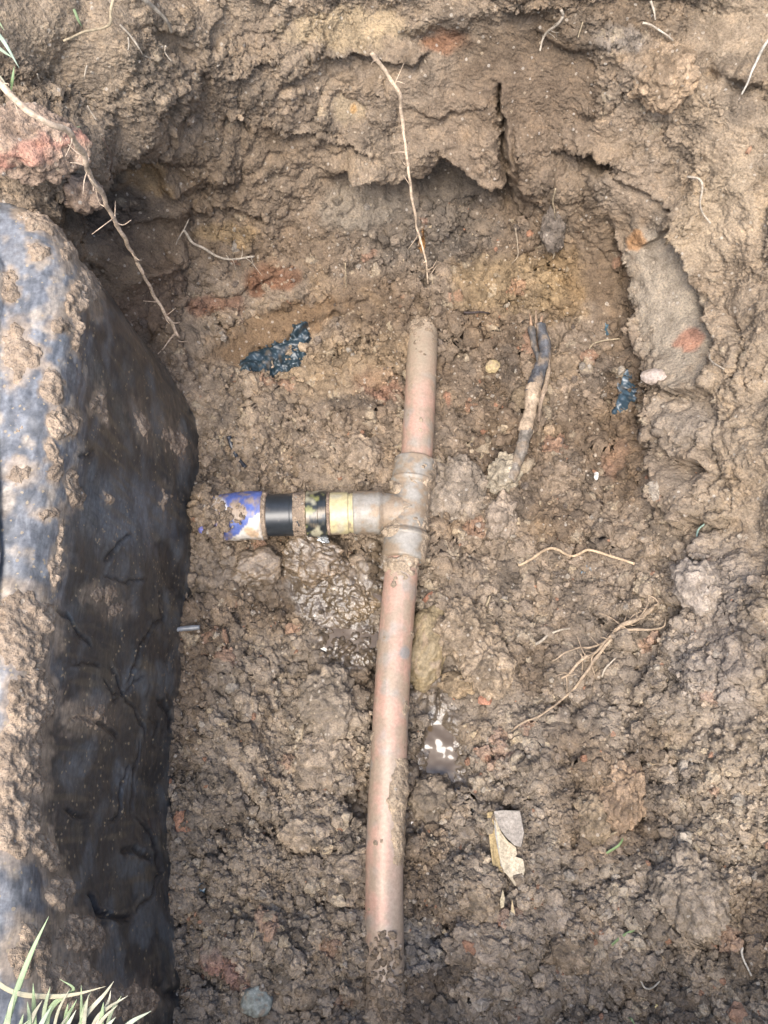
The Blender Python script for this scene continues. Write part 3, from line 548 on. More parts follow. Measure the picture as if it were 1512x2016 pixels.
halo = sstep(-.9, .15, mm + .45 * perlin(BV, 140, 145) + .3 * perlin(BV, 340, 146)); wb = bpy.data.objects['wall'].data.color_attributes['Col']; bcol = mixc(bcol, soilcol(BV, 1.0, (.27, .21, .15)), halo * (.25 + .55 * sstep(.14, .19, hh_) + .3 * sstep(.2, .6, mm))); wb.data.foreach_set('color', np.c_[bcol.reshape(-1, 3), np.ones(bx.size)].astype(np.float32).ravel())
ml, mr = lumps(BV + .0015 * np.stack([perlin(BV, 330, 147), perlin(BV, 330, 148), perlin(BV, 330, 149)], -1), .0065, 31); ml2, _ = lumps(BV, .0034, 32)
spr = sstep(.3, .6, perlin(BV, 130, 125) + .5 * perlin(BV, 300, 126)) * sstep(.10, .2, hz) * .5
hgt = np.minimum(sstep(-.05, .7, mm), 1) * (.0005 + .0028 * ml * (.3 + mr) + .0024 * ml2 + .0016 * np.abs(perlin(BV, 260, 128))) + spr * .002 * ml
hgt = np.where((mm > -.02) | (spr > .12), hgt - .0009 + .0007 * perlin(BV, 420, 127), -1)
hgt[(hh_ > z1 + .003) | (bx > 420) | (by < 330)] = -1
mo = crust('mud_crust', BV2.reshape(-1, 3), BF, BN.reshape(-1, 3), hgt.ravel(), M_mud, soilcol(BV.reshape(-1, 3), 1.0, (.285, .22, .16)), box); mo['kind'] = 'stuff'

# ------------------------------------------------------------------ the water pipe and its tee
RP = .0143
pipe = empty('water_pipe', at(800, 1003, 0), 'muddy copper water pipe with tee and taped plastic branch crossing the pit', 'pipe')
def tube(name, C_, R, mat, colf, parent=pipe, seg=64, rough=0.0, disp=None):
    V, Fq, N = sweep(C_, R, seg); n = len(C_) * seg
    if disp is not None: V[:n] += N * disp(V[:n])[:, None]
    return mk(name, V, tri(Fq), mat, parent, colf(V), True, {'Rough': rough(V) if callable(rough) else rough})
PINK, TAN, GREY = C(.43, .275, .21), C(.32, .245, .18), C(.29, .27, .235)
def copper_col(V):
    px, py = project(V); f = fbm(V, 45, 3, 131); g = fbm(V, 150, 2, 135)
    c = mixc(PINK, TAN, sstep(-.5, .6, f + .6 * g)); c = mixc(c, C(.40, .22, .155), sstep(.15, .6, fbm(V, 35, 2, 139)) * .35); c = mixc(c, GREY, sstep(.15, .6, fbm(V, 60, 2, 138)) * .7)
    sc_ = perlin(V * C(420, 22, 420), 1, 137) + .6 * perlin(V * C(900, 40, 900), 1, 136); c = mixc(c, C(.30, .235, .17), sstep(.15, .7, sc_) * .45); c = mixc(c, C(.50, .34, .27), sstep(.3, .8, -sc_) * .35)
    c = mixc(c, C(.34, .275, .20), sstep(800, 690, py) * .85 + sstep(.1, .5, g) * .25)
    c = mixc(c, C(.22, .24, .24), sstep(1.2, .5, ell(px, py, (797, 1285, 11, 14, 0))) * .7)
    c = mixc(c, C(.36, .295, .235), sstep(-10, 30, px - 752 + 18 * f) * sstep(1440, 1560, py) * .8)
    return mixc(c, C(.34, .27, .2), sstep(1760, 1900, py + 60 * f) * .9)
up_px = [(817, 930), (822, 880), (826, 800), (830, 720), (834, 640), (838, 560)]; up_z = [0, 0, 0, -.002, -.010, -.026]
CU = resample([at(x, y, z) for (x, y), z in zip(up_px, up_z)], 120)
tube('pipe', CU, np.full(120, RP), M_copper, copper_col, disp=lambda V: .0003 * perlin(V, 60, 141))
lo_px = [(796, 1075), (790, 1130), (775, 1300), (765, 1500), (757, 1680), (757, 1850), (762, 2016), (768, 2200)]; lo_z = [0, 0, 0, 0, 0, .001, .005, .006]
CLO = resample([at(x, y, z) for (x, y), z in zip(lo_px, lo_z)], 240)
tube('pipe', CLO, np.full(240, RP), M_copper, copper_col, disp=lambda V: .0003 * perlin(V, 60, 142))
# tee
A, B = at(818, 905, 0), at(794, 1104, 0); Lt = np.linalg.norm(B - A)
def rad_tee(t):
    def cup(q): return np.where(q < .0022, .0152 + .0036 * np.sqrt(np.clip(1 - (1 - q / .0022) ** 2, 0, 1)), np.where(q < .0205, .0188 + .0003 * q / .02, np.where(q < .0235, .0191 + .0007 * np.sin((q - .0205) / .003 * np.pi), 0)))
    r = np.full_like(t, .0166); q = np.minimum(t, Lt - t); cu = cup(q); blend_ = sstep(.0235, .0275, q)
    return np.where(q < .0235, cu, .0191 * (1 - blend_) + .0166 * blend_)
tt = np.linspace(0, Lt, 180); CT_ = A + (B - A) * (tt / Lt)[:, None]
GUN = C(.26, .235, .195)
def tee_col(V):
    f = fbm(V, 60, 3, 151); g = fbm(V, 220, 2, 154)
    c = mixc(GUN, C(.30, .28, .245), sstep(.0, .5, f)); c = mixc(c, C(.26, .20, .14), sstep(-.1, .35, -f + .5 * g)); return mixc(c, C(.13, .14, .14), sstep(.42, .6, fbm(V, 90, 2, 157)) * .6)
tee = tube('tee_fitting', CT_, rad_tee(tt), M_copper, tee_col, rough=.12, disp=lambda V: .0003 * perlin(V, 200, 158))
mid_t = at(803, 1008, 0)
def bp_(px): return at(px, np.interp(px, [395, 480, 620, 720, 810], [1021, 1016, 1012, 1009, 1008]), 0)
Pn = np.array([bp_(x) for x in np.linspace(803, 694, 90)]); xs = np.linspace(803, 694, 90)
rb = np.interp(xs, [694, 694.6, 697, 701, 742, 745, 748, 755, 772, 803], [.0150, .0170, .0186, .0190, .0192, .0197, .0190, .0170, .0164, .0164])
tube('branch_socket', Pn, rb, M_copper, tee_col, parent=tee, rough=.12, disp=lambda V: .0003 * perlin(V, 200, 159))
# small raised triangle cast into the tee
tc_ = at(800, 993, 0); zt = .0166
tp = []
for dx, dy in ((-6, -7), (10, 1), (-6, 9), (-6, -7)):
    p = at(800 + dx, 994 + dy, .0166); ax_t = (p - A) @ (B - A) / Lt; c_ = A + (B - A) * ax_t / Lt; v_ = p - c_; v_ -= (B - A) / Lt * (v_ @ (B - A) / Lt); tp.append(c_ + v_ / np.linalg.norm(v_) * .0167)
V_, F_, _ = sweep(resample(tp, 4) if False else np.vstack([np.linspace(tp[k], tp[k + 1], 8)[:-1] for k in range(3)] + [tp[3][None]]), np.full(22, .00055), 6)
mk('cast_triangle', V_, tri(F_), M_copper, tee, C(.22, .19, .15), True, {'Rough': .1})
# branch parts
def ring(name, xa, xb, prof_r, colf, mat=M_plastic, parent=pipe, rough=0.0, disp=None, n=60):
    xs = np.linspace(xa, xb, n); return tube(name, np.array([bp_(x) for x in xs]), np.interp(np.linspace(0, 1, n), *zip(*prof_r)), mat, colf, parent, 64, rough, disp)
def dirt(V, c, k=.5, seed=160, mudc=(.30, .235, .165)):
    f = fbm(V, 75, 5, seed, .62); return mixc(c, soilcol(V, 1.0, mudc), sstep(k - .45, k + .15, f) * .95)
yr = ring('yellow_ring', 703, 650, [(0, .0150), (.02, .0172), (.20, .0176), (.24, .0170), (.30, .0170), (.33, .0184), (.97, .0187), (1, .0165)], lambda V: dirt(V, mixc(C(.45, .39, .22), C(.40, .365, .26), sstep(0, .5, perlin(V, 80, 161))), .55, 162), rough=.2)
ring('mud_collar', 652, 643, [(0, .016), (.2, .0188), (.8, .0188), (1, .016)], lambda V: soilcol(V, 1.0, (.30, .225, .17)), M_mud, disp=lambda V: .0006 * perlin(V, 300, 163))
def cpl(V):
    f = fbm(V, 90, 3, 165); c = mixc(C(.02, .024, .026), C(.20, .20, .08), sstep(.05, .45, f)); return dirt(V, mixc(c, C(.33, .31, .22), sstep(.25, .6, fbm(V, 70, 2, 168))), .85, 169, (.18, .145, .1))
ring('coupling', 646, 603, [(0, .0165), (.04, .0203), (.4, .0206), (.42, .0202), (.94, .0205), (1, .017)], cpl, rough=-.04)
ring('mud_collar', 607, 577, [(0, .0165), (.12, .0193), (.5, .0188), (.9, .0194), (1, .0165)], lambda V: soilcol(V, 1.0, (.27, .21, .155)), M_mud, disp=lambda V: .0012 * perlin(V, 160, 171) + .0007 * perlin(V, 420, 172))
ring('plastic_pipe', 598, 520, [(0, .0183), (.2, .0183), (.22, .0189), (.3, .0189), (.32, .0186), (1, .0186)], lambda V: dirt(V, C(.024, .028, .032), .85, 174, (.16, .13, .10)), rough=.0)
ring('mud_collar', 530, 514, [(0, .0165), (.2, .0205), (.7, .0212), (1, .018)], lambda V: soilcol(V, 1.0, (.27, .21, .155)), M_mud, disp=lambda V: .0010 * perlin(V, 200, 175) + .0006 * perlin(V, 500, 176))
def blue(V):
    px, py = project(V); j = 8 * fbm(V, 120, 2, 178)
    c = np.ones((len(V), 3)) * C(.085, .125, .34); c = mixc(c, C(.58, .54, .48), sstep(-3, 3, (py + j) - (1066 - (px - 452) * .98)))
    c = mixc(c, C(.70, .68, .66), sstep(1.2, .8, ell(px + j, py + j, (420, 1000, 26, 26, 0)))); c = mixc(c, C(.42, .38, .66), sstep(1.2, .8, ell(px + j, py + j, (432, 1024, 12, 22, -25))))
    c = mixc(c, C(.50, .33, .18), sstep(1.3, .6, ell(px + j, py + j, (497, 1050, 16, 9, 30))) * .8)
    f = fbm(V, 70, 5, 179, .62); m = sstep(.0, .7, f + .5 * sstep(470, 425, px)) * .85 + sstep(1.2, .7, ell(px + j, py + j, (470, 1010, 18, 18, 0)))
    return mixc(c, soilcol(V, 1.0, (.28, .215, .155)), m)
ring('blue_sleeve', 521, 396, [(0, .0192), (.02, .0214), (.36, .0210), (.38, .0214), (.55, .0206), (.8, .019), (1, .016)], blue, rough=.12, n=150, disp=lambda V: .0012 * perlin(V, 70, 181) + .0007 * np.abs(perlin(V, 200, 182)))
# mud caked on the pipe runs
def pipe_mud(Cc, R0, seg, hf, name='mud_crust', base=(.30, .24, .175)):
    V, Fq, N = sweep(Cc, R0, seg, caps=False); px, py = project(V); h = hf(V, px, py)
    up = (V - np.repeat(Cc, seg, 0))[:, 2]
    o = crust(name, V, Fq, N, h, M_mud, soilcol(V, 1.0, base), pipe, sink=.0003)
    if o: o['kind'] = 'stuff'
def h_lo(V, px, py):
    f = fbm(V, 70, 3, 191); l, r = lumps(V, .008, 41); q = px - 760 + 16 * f
    m = sstep(1470, 1520, py) * sstep(1740, 1660, py) * sstep(4, 18, q) * .6 + sstep(1850, 2120, py + 110 * f) * .75 + sstep(1165, 1110, py + 30 * f) * sstep(0, .3, f + .1) * .7 + sstep(.55, .8, f) * .4
    return np.where(m > .28, (m - .28) * (.0015 + .006 * l * (.5 + r)) + .0004 * perlin(V, 400, 194), -1)
pipe_mud(resample(CLO, 420), np.full(420, RP + .0003), 90, h_lo)
def h_up(V, px, py):
    f = fbm(V, 70, 3, 196); l, r = lumps(V, .007, 42)
    m = sstep(670, 600, py + 60 * f) * .55 + sstep(.6, .8, f) * .4
    return np.where(m > .3, (m - .3) * (.001 + .005 * l * (.5 + r)), -1)
pipe_mud(resample(CU, 240), np.full(240, RP + .0003), 80, h_up)
def h_tee(V, px, py):
    f = fbm(V, 90, 3, 198); l, r = lumps(V, .006, 43)
    m = sstep(.5, .8, f) * .5 + sstep(1.3, .4, ell(px, py, (760, 1035, 26, 22, 0))) + sstep(1.3, .5, ell(px, py, (770, 960, 20, 14, 0))) * .8 + sstep(12, 30, px - np.interp(py, [905, 1104], [818, 794]) - 12 + 8 * f) * .5
    return np.where(m > .3, (m - .3) * (.0008 + .0035 * l * (.5 + r)), -1)
pipe_mud(CT_, rad_tee(tt) + .0002, 90, h_tee)

# ------------------------------------------------------------------ stones and clods
def lump(name, px, py, rx, ry, rot, colr_, label, cat, kind='clod', emb=.08, depth=.8, group=None, seed=0, sub=5, wet=0.0, red=None):
    s0 = surf(px, py); k = pxm(s0); a, b = rx / k, ry / k; c_ = depth * min(a, b); n_ = nrm(px, py)
    view = (np.array([0, 0, H]) - s0); view /= np.linalg.norm(view); n_ = n_ + view; n_ /= np.linalg.norm(n_)
    u = np.cross(np.array([0, CT, ST]), n_); u /= np.linalg.norm(u); v = np.cross(n_, u); r_ = math.radians(-rot)
    u, v = u * math.cos(r_) + v * math.sin(r_), -u * math.sin(r_) + v * math.cos(r_)
    sub = 4 if sub == 5 and max(rx, ry) < 48 else sub; S, Fi = ICO[sub]; R = (a + b) / 2; off = np.array([seed * 1.37, seed * .71, seed * 2.1]); Q = S * R + off
    if kind == 'clod':
        l, rr = lumps(Q, R * .55, seed); l2, rr2 = lumps(Q, R * .26, seed + 1); l3, _ = lumps(Q, max(R * .13, .0022), seed + 2)
        d_ = .30 * perlin(Q, 1.1 / R, seed) + .28 * (l - .4) + .16 * (l2 - .4) + .08 * (l3 - .4) + .10 * np.abs(perlin(Q, 5 / R, seed + 4))
        Qa = S * np.array([a, b, c_]) + off; la, ra = lumps(Qa, .0062, seed + 7); lb, _ = lumps(Qa, .0034, seed + 8)
        d_ = d_ + ((.0036 * (la - .35) * (.5 + ra) + .0022 * (lb - .35) + .0024 * np.abs(perlin(Qa, 190, seed + 9)) + .0012 * perlin(Qa, 380, seed + 10)) * (1 - .6 * wet)) / R
        tc2 = colr[gi(px, py)]; c = soilcol(Qa, 1.0, np.asarray(colr_) * .6 + tc2 * .4) * (1 + .4 * (rr2 - .5) + .3 * (ra - .5))[:, None]
    elif kind == 'block':
        S = np.sign(S) * np.abs(S) ** .62; S = S / np.abs(S).max() * .95
        l, rr = lumps(Q, R * .3, seed); d_ = .14 * perlin(Q, 1.5 / R, seed) + .10 * np.abs(perlin(Q, 4 / R, seed + 1)) + .09 * (l - .4) + .05 * perlin(Q, 12 / R, seed + 2); c = soilcol(Q, 1.0, colr_)
    else:
        d_ = .22 * perlin(Q, 1.2 / R, seed) + .08 * perlin(Q, 3.5 / R, seed + 1) + .03 * perlin(Q, 11 / R, seed + 2); c = np.asarray(colr_) * (1 + .25 * fbm(Q, 3 / R, 2, seed + 3))[:, None] * (1 + .25 * perlin(Q, 300, seed + 5))[:, None]
        m_ = sstep(.15, .45, fbm(Q, 2.2 / R, 2, seed + 6)); c = mixc(c, C(.24, .18, .125), m_ * .7)
    if red is not None:
        c = mixc(c, np.asarray(red), .75 * sstep(.3, .0, np.abs(S[:, 1] * .9 - S[:, 0] * .45 + .25 + .35 * perlin(Q, 2.5 / R, 77))))
    S2 = S * (1 + d_)[:, None]; ctr = s0 + n_ * c_ * emb
    V = S2[:, :1] * a * u + S2[:, 1:2] * b * v + S2[:, 2:3] * c_ * n_
    o = mk(name, V, Fi, M_stone if kind == 'stone' else M_mud, None, np.clip(c, .015, .8), sub != 1, {'Wet': wet, 'Rough': -.35 * wet})
    o.location = ctr; return tag(o, label, cat, group)
BR, TN, GY_, DK = (.215, .155, .105), (.29, .225, .155), (.235, .20, .165), (.12, .095, .075)
L_ = lump
L_('stone', 893, 975, 54, 62, 10, (.24, .205, .165), 'rounded grey-brown stone touching the right side of the copper tee', 'stone', 'clod', .05, depth=.55, seed=1)
L_('pebble', 990, 943, 27, 33, 20, (.40, .36, .275), 'pale lumpy pebble at the lower end of the dead root', 'pebble', 'clod', .4, seed=2)
L_('stone', 708, 900, 32, 33, 0, (.27, .21, .15), 'round tan stone left of the upper pipe above the tee', 'stone', 'clod', .15, seed=3)
L_('stone', 838, 1275, 46, 78, 8, (.20, .155, .09), 'smooth wet olive-brown stone against the right side of the lower pipe', 'stone', 'stone', .2, seed=4, wet=.6)
L_('stone', 978, 1025, 26, 42, 10, (.23, .19, .15), 'grey-brown stone below the pale pebble, beside the bigger rounded stone', 'stone', 'clod', .1, seed=5)
L_('clod', 962, 1312, 44, 50, 0, TN, 'tan crumbly clod right of the lower pipe above the red chip', 'clod', seed=6)
L_('clod', 898, 1345, 30, 20, -10, (.27, .20, .12), 'small ochre clod just above the right puddle', 'clod', seed=7)
L_('clod', 925, 1235, 50, 54, 0, (.24, .19, .135), 'broad brown clod right of the olive-brown stone', 'clod', seed=8)
L_('clod', 655, 1385, 58, 60, 0, (.22, .18, .135), 'large damp clod left of the lower pipe at mid height', 'clod', seed=9, depth=.6, wet=.15)
L_('clod', 640, 1500, 50, 55, 15, (.23, .185, .14), 'rough brown clod below the large damp clod left of the pipe', 'clod', seed=10, depth=.6)
L_('clod', 1096, 445, 20, 36, 0, (.14, .125, .11), 'small dark clod hanging from roots on the far wall', 'clod', emb=.9, seed=11)
L_('clod', 1372, 1755, 58, 72, -10, (.25, .21, .165), 'biggest clod, grey-brown, near the lower right corner', 'clod', emb=.45, seed=12)
L_('clod', 1216, 1560, 36, 66, 8, (.28, .20, .135), 'upright ochre clod beside a dark hole on the right', 'clod', emb=.4, seed=13)
L_('clod', 1168, 1618, 27, 40, -8, (.25, .195, .13), 'clod leaning on the upright ochre clod, lower left of it', 'clod', emb=.4, seed=14)
L_('clod', 1215, 1695, 30, 36, 0, (.20, .15, .11), 'dark brown clod beside the short green grass blade', 'clod', seed=15)
L_('clod', 1082, 1790, 50, 40, 5, (.26, .215, .17), 'flat-topped grey clod below and right of the wood splinter', 'clod', 'clod', .02, depth=.5, seed=16)
L_('clod', 1118, 1880, 46, 36, 0, (.26, .195, .13), 'ochre clod left of the long green grass blade', 'clod', seed=17)
L_('clod', 945, 1785, 34, 32, 0, (.19, .15, .105), 'dark clod right of the pipe, left of the flat-topped clod', 'clod', seed=18)
L_('clod', 960, 1870, 58, 44, 10, (.25, .205, .16), 'wide low clod near the bottom, right of the pipe', 'clod', seed=19, depth=.6)
L_('brick_fragment', 36, 292, 82, 60, -12, (.42, .30, .22), 'broken pinkish brick fragment with a red streak, upper left', 'brick', 'clod', .9, depth=.6, seed=20, red=(.38, .19, .14))
L_('clod', 110, 348, 36, 30, 10, (.34, .245, .18), 'small pink-brown clod beside the broken brick fragment', 'clod', emb=.9, seed=21)
L_('brick_chip', 366, 1612, 22, 28, 0, (.36, .20, .13), 'orange-red chip between the meter box and the soil', 'chip', 'block', .6, seed=22)
L_('pebble', 508, 1974, 30, 27, 20, (.24, .255, .225), 'blue-grey pebble at the bottom edge left of the pipe', 'pebble', 'stone', .5, seed=23)
L_('stone_chip', 1312, 752, 26, 15, 8, (.36, .30, .255), 'white angular chip at the foot of the smooth clay slab', 'chip', 'stone', .8, seed=24, sub=1)
L_('stone_chip', 1171, 935, 7, 14, 25, (.55, .54, .5), 'tiny white chip left of the red stain', 'chip', 'stone', .6, seed=25, sub=1)
L_('stone_chip', 966, 728, 13, 15, 30, (.36, .28, .15), 'small yellow chip left of the dead root', 'chip', 'stone', .6, seed=26, sub=1)
L_('brick_chip', 957, 1376, 13, 9, 0, (.36, .19, .13), 'small orange-red chip above the right puddle', 'chip', 'block', .7, seed=27, sub=4)
L_('brick_chip', 1102, 1384, 7, 7, 0, (.46, .2, .13), 'tiny red chip under the tips of the branching root', 'chip', 'block', .7, seed=28, sub=4)
L_('clod', 1035, 800, 30, 26, 0, (.25, .19, .12), 'small rounded clod touching the left of the dead root', 'clod', seed=29)
L_('clod', 1105, 735, 30, 26, 10, (.24, .18, .12), 'rounded clod right of the dead root bend', 'clod', seed=30)
L_('clod', 620, 1110, 62, 44, 20, (.16, .12, .08), 'glossy wet clod under the black coupling', 'clod', seed=31, wet=.85, depth=.7)
L_('clod', 500, 1120, 46, 34, -15, (.17, .13, .09), 'wet clod under the blue sleeve', 'clod', seed=32, wet=.7, depth=.7)
L_('clod', 690, 1180, 48, 36, 30, (.16, .12, .075), 'glossy wet clod beside the pipe just above the left puddle', 'clod', seed=33, wet=.95, depth=.6)
L_('clod', 850, 1570, 40, 40, 0, (.21, .17, .125), 'damp clod at the lower end of the right puddle', 'clod', seed=34, wet=.2)
L_('clod', 610, 1650, 40, 26, 0, (.27, .215, .155), 'light crumbly clod left of the pipe, low down', 'clod', seed=35)
L_('clod', 700, 1705, 44, 30, 0, (.22, .175, .13), 'clod touching the left of the pipe near the bottom', 'clod', seed=36)
L_('clod', 1400, 1160, 36, 46, -20, (.25, .215, .18), 'grey lump jutting from the right wall, level with the branching root', 'clod', emb=.4, seed=39)
L_('clod', 1310, 150, 52, 48, 0, (.30, .215, .135), 'ochre torn lump high on the right wall', 'clod', emb=.2, seed=40)

# ------------------------------------------------------------------ roots, straws, stick
def root_geo(C_, r0, r1, seed, col, seg=10, rough_=.25, flat=1.0):
    col = np.asarray(col) * .8
    n = len(C_); r = np.linspace(r0, r1, n) * (1 + rough_ * perlin(C_, 180, seed) + .15 * perlin(C_, 60, seed + 1))
    V, Fq, N = sweep(C_, r, seg, flat=flat); f = fbm(V, 120, 2, seed)[:, None]
    return V, tri(Fq), np.clip(np.asarray(col) * (1 + .5 * f), .02, .85)
STRAW, RTAN, RWHT, RDK = (.36, .29, .19), (.30, .22, .145), (.42, .36, .28), (.17, .12, .085)
def root(pts, wpx, label, col=RTAN, name='root', lift=.004, taper=.6, hairs=0, seed=0, wob=.002, extra=(), cat='root', wob_n=40, flat=1.0, mat=None):
    n = max(24, int(sum(math.hypot(b[0] - a[0], b[1] - a[1]) for a, b in zip(pts, pts[1:])) / 5)); C_ = path(pts, lift, n, wob, seed) if len(pts[0]) == 2 else resample([at(*p) for p in pts], n) + wob * np.stack([perlin(resample([at(*p) for p in pts], n), 60, seed + q) for q in range(3)], -1)
    k = pxm(C_[n // 2]); r = wpx / 2 / k
    parts = [root_geo(C_, r, r * taper, seed, col, flat=flat)]
    rg = np.random.default_rng(seed + 5)
    for _ in range(hairs):
        i = rg.integers(2, n - 1); d = rg.normal(size=3); d /= np.linalg.norm(d); l = rg.uniform(.004, .014); b = C_[i]
        Ch = resample([b, b + d * l * .5 + rg.normal(size=3) * .001, b + d * l + rg.normal(size=3) * .003], 8); parts.append(root_geo(Ch, r * .28, r * .1, seed + 9, np.asarray(col) * 1.05, 5))
    for e, wp in extra:
        Ce = path(e, lift if isinstance(lift, float) else .010, max(12, len(e) * 8), wob, seed + 3); parts.append(root_geo(Ce, wp / 2 / k, wp / 4 / k, seed + 4, col, 7))
    V, Ft, cc = join(parts); o_ = C_[0]; o = mk(name, V - o_, Ft, mat or M_root, None, cc, True, {'Rough': 0.0}); o.location = o_
    return tag(o, label, cat)
root([(-30, 130, .335), (0, 165, .33), (45, 210, .325), (95, 240, .315), (140, 265, .30), (170, 320, .27), (185, 355, .25), (225, 430, .205), (262, 500, .16), (300, 575, .115), (330, 628, .085), (352, 662, .065)], 11, 'long thick tan root hanging from the upper left into the pit', (.56, .43, .31), hairs=22, seed=201, taper=.62,
     extra=[([(345, 655), (330, 672), (310, 690)], 5), ([(345, 650), (356, 668), (372, 672)], 4)])
root([(733, 105, .205), (755, 135, .193), (785, 180, .178), (790, 230, .157), (800, 300, .137), (812, 390, .102), (822, 450, .070), (838, 510, .044), (842, 560, .020)], 8, 'long thin pale root running down the far wall to the pipe end', (.58, .45, .32), hairs=16, seed=211, taper=.4, wob=.0015)
root([(362, 452), (385, 480), (415, 497), (442, 508), (470, 505), (500, 502)], 6, 'short curled whitish root below the arching ledge, upper left', RWHT, lift=.012, hairs=6, seed=221, extra=[([(362, 452), (350, 470), (345, 480)], 3), ([(362, 452), (372, 430)], 3)])
root([(214, -12), (205, 25), (198, 48), (165, 62), (124, 80)], 6, 'bent tan straw in the top left corner', STRAW, 'straw', .01, .7, seed=231, cat='straw')
root([(240, -8), (272, 5), (300, 22), (318, 38), (332, 56)], 9, 'thick pale straw at the top edge left of centre', RWHT, 'straw', .012, .7, seed=236, cat='straw')
root([(215, 45), (240, 85), (258, 100), (272, 107)], 4, 'fine pale straw below the thick pale straw', RWHT, 'straw', .008, .6, seed=241, cat='straw')
root([(1103, -8), (1102, 25), (1090, 48), (1068, 72), (1062, 96)], 6, 'kinked pale root at the top edge right of centre', RWHT, lift=.008, hairs=5, seed=246)
root([(1516, 70), (1500, 100), (1480, 145), (1458, 190)], 6, 'straight pale straw at the upper right edge', (.52, .48, .40), 'straw', .012, .6, seed=251, cat='straw')
root([(1366, 345), (1382, 350), (1392, 375), (1388, 405), (1410, 440)], 5, 'squiggly pale root on the tan upper right wall', RWHT, lift=.005, seed=256)
root([(1262, 48), (1290, 60), (1322, 78)], 5, 'short pale root near the top right', RWHT, lift=.006, seed=261)
root([(1280, -8), (1285, 18), (1288, 40)], 5, 'tiny pale root at the top edge on the right', RWHT, lift=.006, seed=264)
root([(1140, 45), (1136, 75)], 3.5, 'fine tan root fibre beside the kinked pale root', STRAW, lift=.004, seed=267)
root([(1020, 1114), (1045, 1100), (1080, 1090), (1120, 1087), (1160, 1088), (1200, 1092), (1252, 1107)], 6, 'long arched tan root lying right of the tee', (.50, .37, .24), lift=.007, seed=271, taper=.9, hairs=3)
rt = root([(1275, 1195), (1250, 1218), (1225, 1235), (1200, 1256), (1180, 1275), (1150, 1300), (1104, 1336)], 9, 'branching root with fine hairs reaching out of the right wall', (.42, .32, .22), lift=.009, hairs=40, seed=281, taper=.5,
     extra=[([(1200, 1258), (1175, 1295), (1150, 1330), (1110, 1375), (1080, 1398), (1040, 1420), (1012, 1436)], 7), ([(1195, 1262), (1160, 1272), (1130, 1276), (1085, 1302)], 5), ([(1275, 1195), (1290, 1185), (1272, 1170)], 4), ([(1225, 1235), (1260, 1245), (1290, 1235), (1312, 1210)], 6), ([(1250, 1218), (1275, 1190), (1277, 1175)], 4), ([(1180, 1275), (1165, 1300), (1172, 1330)], 3), ([(1230, 1235), (1200, 1215), (1180, 1205)], 3)])
root([(1058, 1272), (1070, 1255), (1088, 1243), (1122, 1241)], 6, 'short curved white root left of the branching root', RWHT, lift=.008, seed=291)
root([(1190, 1338), (1195, 1318), (1212, 1298)], 4, 'small pale root loop below the branching root', RWHT, lift=.006, seed=295)
root([(954, 1196), (968, 1168)], 5, 'short straw bit between the arched root and the pipe', STRAW, 'straw', .006, .7, seed=299, cat='straw')
root([(985, 1180), (1002, 1186)], 3.5, 'very short straw bit right of the other straw', STRAW, 'straw', .006, .7, seed=301, cat='straw')
root([(1398, 700), (1415, 708), (1425, 722), (1445, 738)], 4.5, 'fine pale root at the right side of the smooth slab', RWHT, lift=.005, seed=303, hairs=3)
root([(1152, 715), (1165, 685), (1185, 670), (1205, 668)], 4, 'fine tan root between the dead root and the slab', STRAW, lift=.005, seed=306, hairs=4)
root([(498, 1825), (496, 1870), (490, 1905), (486, 1935)], 3, 'thin straw fibre low on the left floor', STRAW, 'straw', .004, .6, seed=309, cat='straw')
root([(602, 1395), (598, 1440), (600, 1480)], 2.5, 'thin dry fibre left of the large damp clod', STRAW, 'straw', .004, .6, seed=312, cat='straw')
root([(1447, 1858), (1462, 1885), (1478, 1922)], 4.5, 'straight white straw near the lower right corner', (.5, .46, .38), 'straw', .006, .7, seed=315, cat='straw')
root([(1257, 1925), (1268, 1942), (1298, 1936)], 4, 'bent white straw near the bottom right', (.5, .46, .38), 'straw', .005, .8, seed=318, cat='straw')
root([(1180, 1648), (1212, 1643), (1238, 1628)], 4, 'thin tan root under the upright ochre clod', STRAW, lift=.005, seed=321)
root([(1096, 475), (1092, 495), (1088, 508)], 4, 'short root tail under the hanging clod', STRAW, lift=.01, seed=324)
root([(1098, 350), (1096, 385), (1096, 420)], 3, 'fine root holding the hanging clod', STRAW, lift=.012, seed=327)
root([(1018, 450), (1016, 490), (1000, 525)], 3, 'fine dark fibre on the far wall right of the pipe end', (.3, .24, .17), lift=.006, seed=329)
root([(1368, 1022), (1363, 1045), (1361, 1085)], 4, 'thin blue-green fibre on the right wall', (.30, .42, .36), 'fibre', .005, .8, seed=331, cat='fibre')
root([(908, 609), (930, 610), (955, 618)], 5, 'dark thin twig right of the pipe end', (.07, .055, .05), 'twig', .003, .7, seed=334, cat='twig')
root([(444, 862), (455, 880), (466, 898), (482, 918)], 9, 'short black plastic strip stuck in the soil beside the meter box', (.02, .028, .035), 'plastic_strip', .004, .9, seed=337, cat='plastic strip', mat=M_plastic, flat=.5)
root([(826, 1192), (838, 1180), (852, 1166)], 12, 'small rust-brown leaf sliver right of the lower pipe', (.22, .11, .07), 'leaf', .004, .5, seed=340, cat='leaf', flat=.2)
root([(192, 590), (205, 640), (196, 690), (204, 715)], 3, 'dark thin root beside the long thick root', (.14, .10, .08), lift=.004, seed=343) if False else None
root([(184, 265), (192, 300), (200, 325), (194, 350)], 4, 'dark thin root right of the long thick root', (.13, .095, .075), lift=.008, hairs=6, seed=346)
root([(848, 612), (845, 560), (843, 530)], 2.5, 'hair-thin root above the pipe end', STRAW, lift=.004, seed=349)
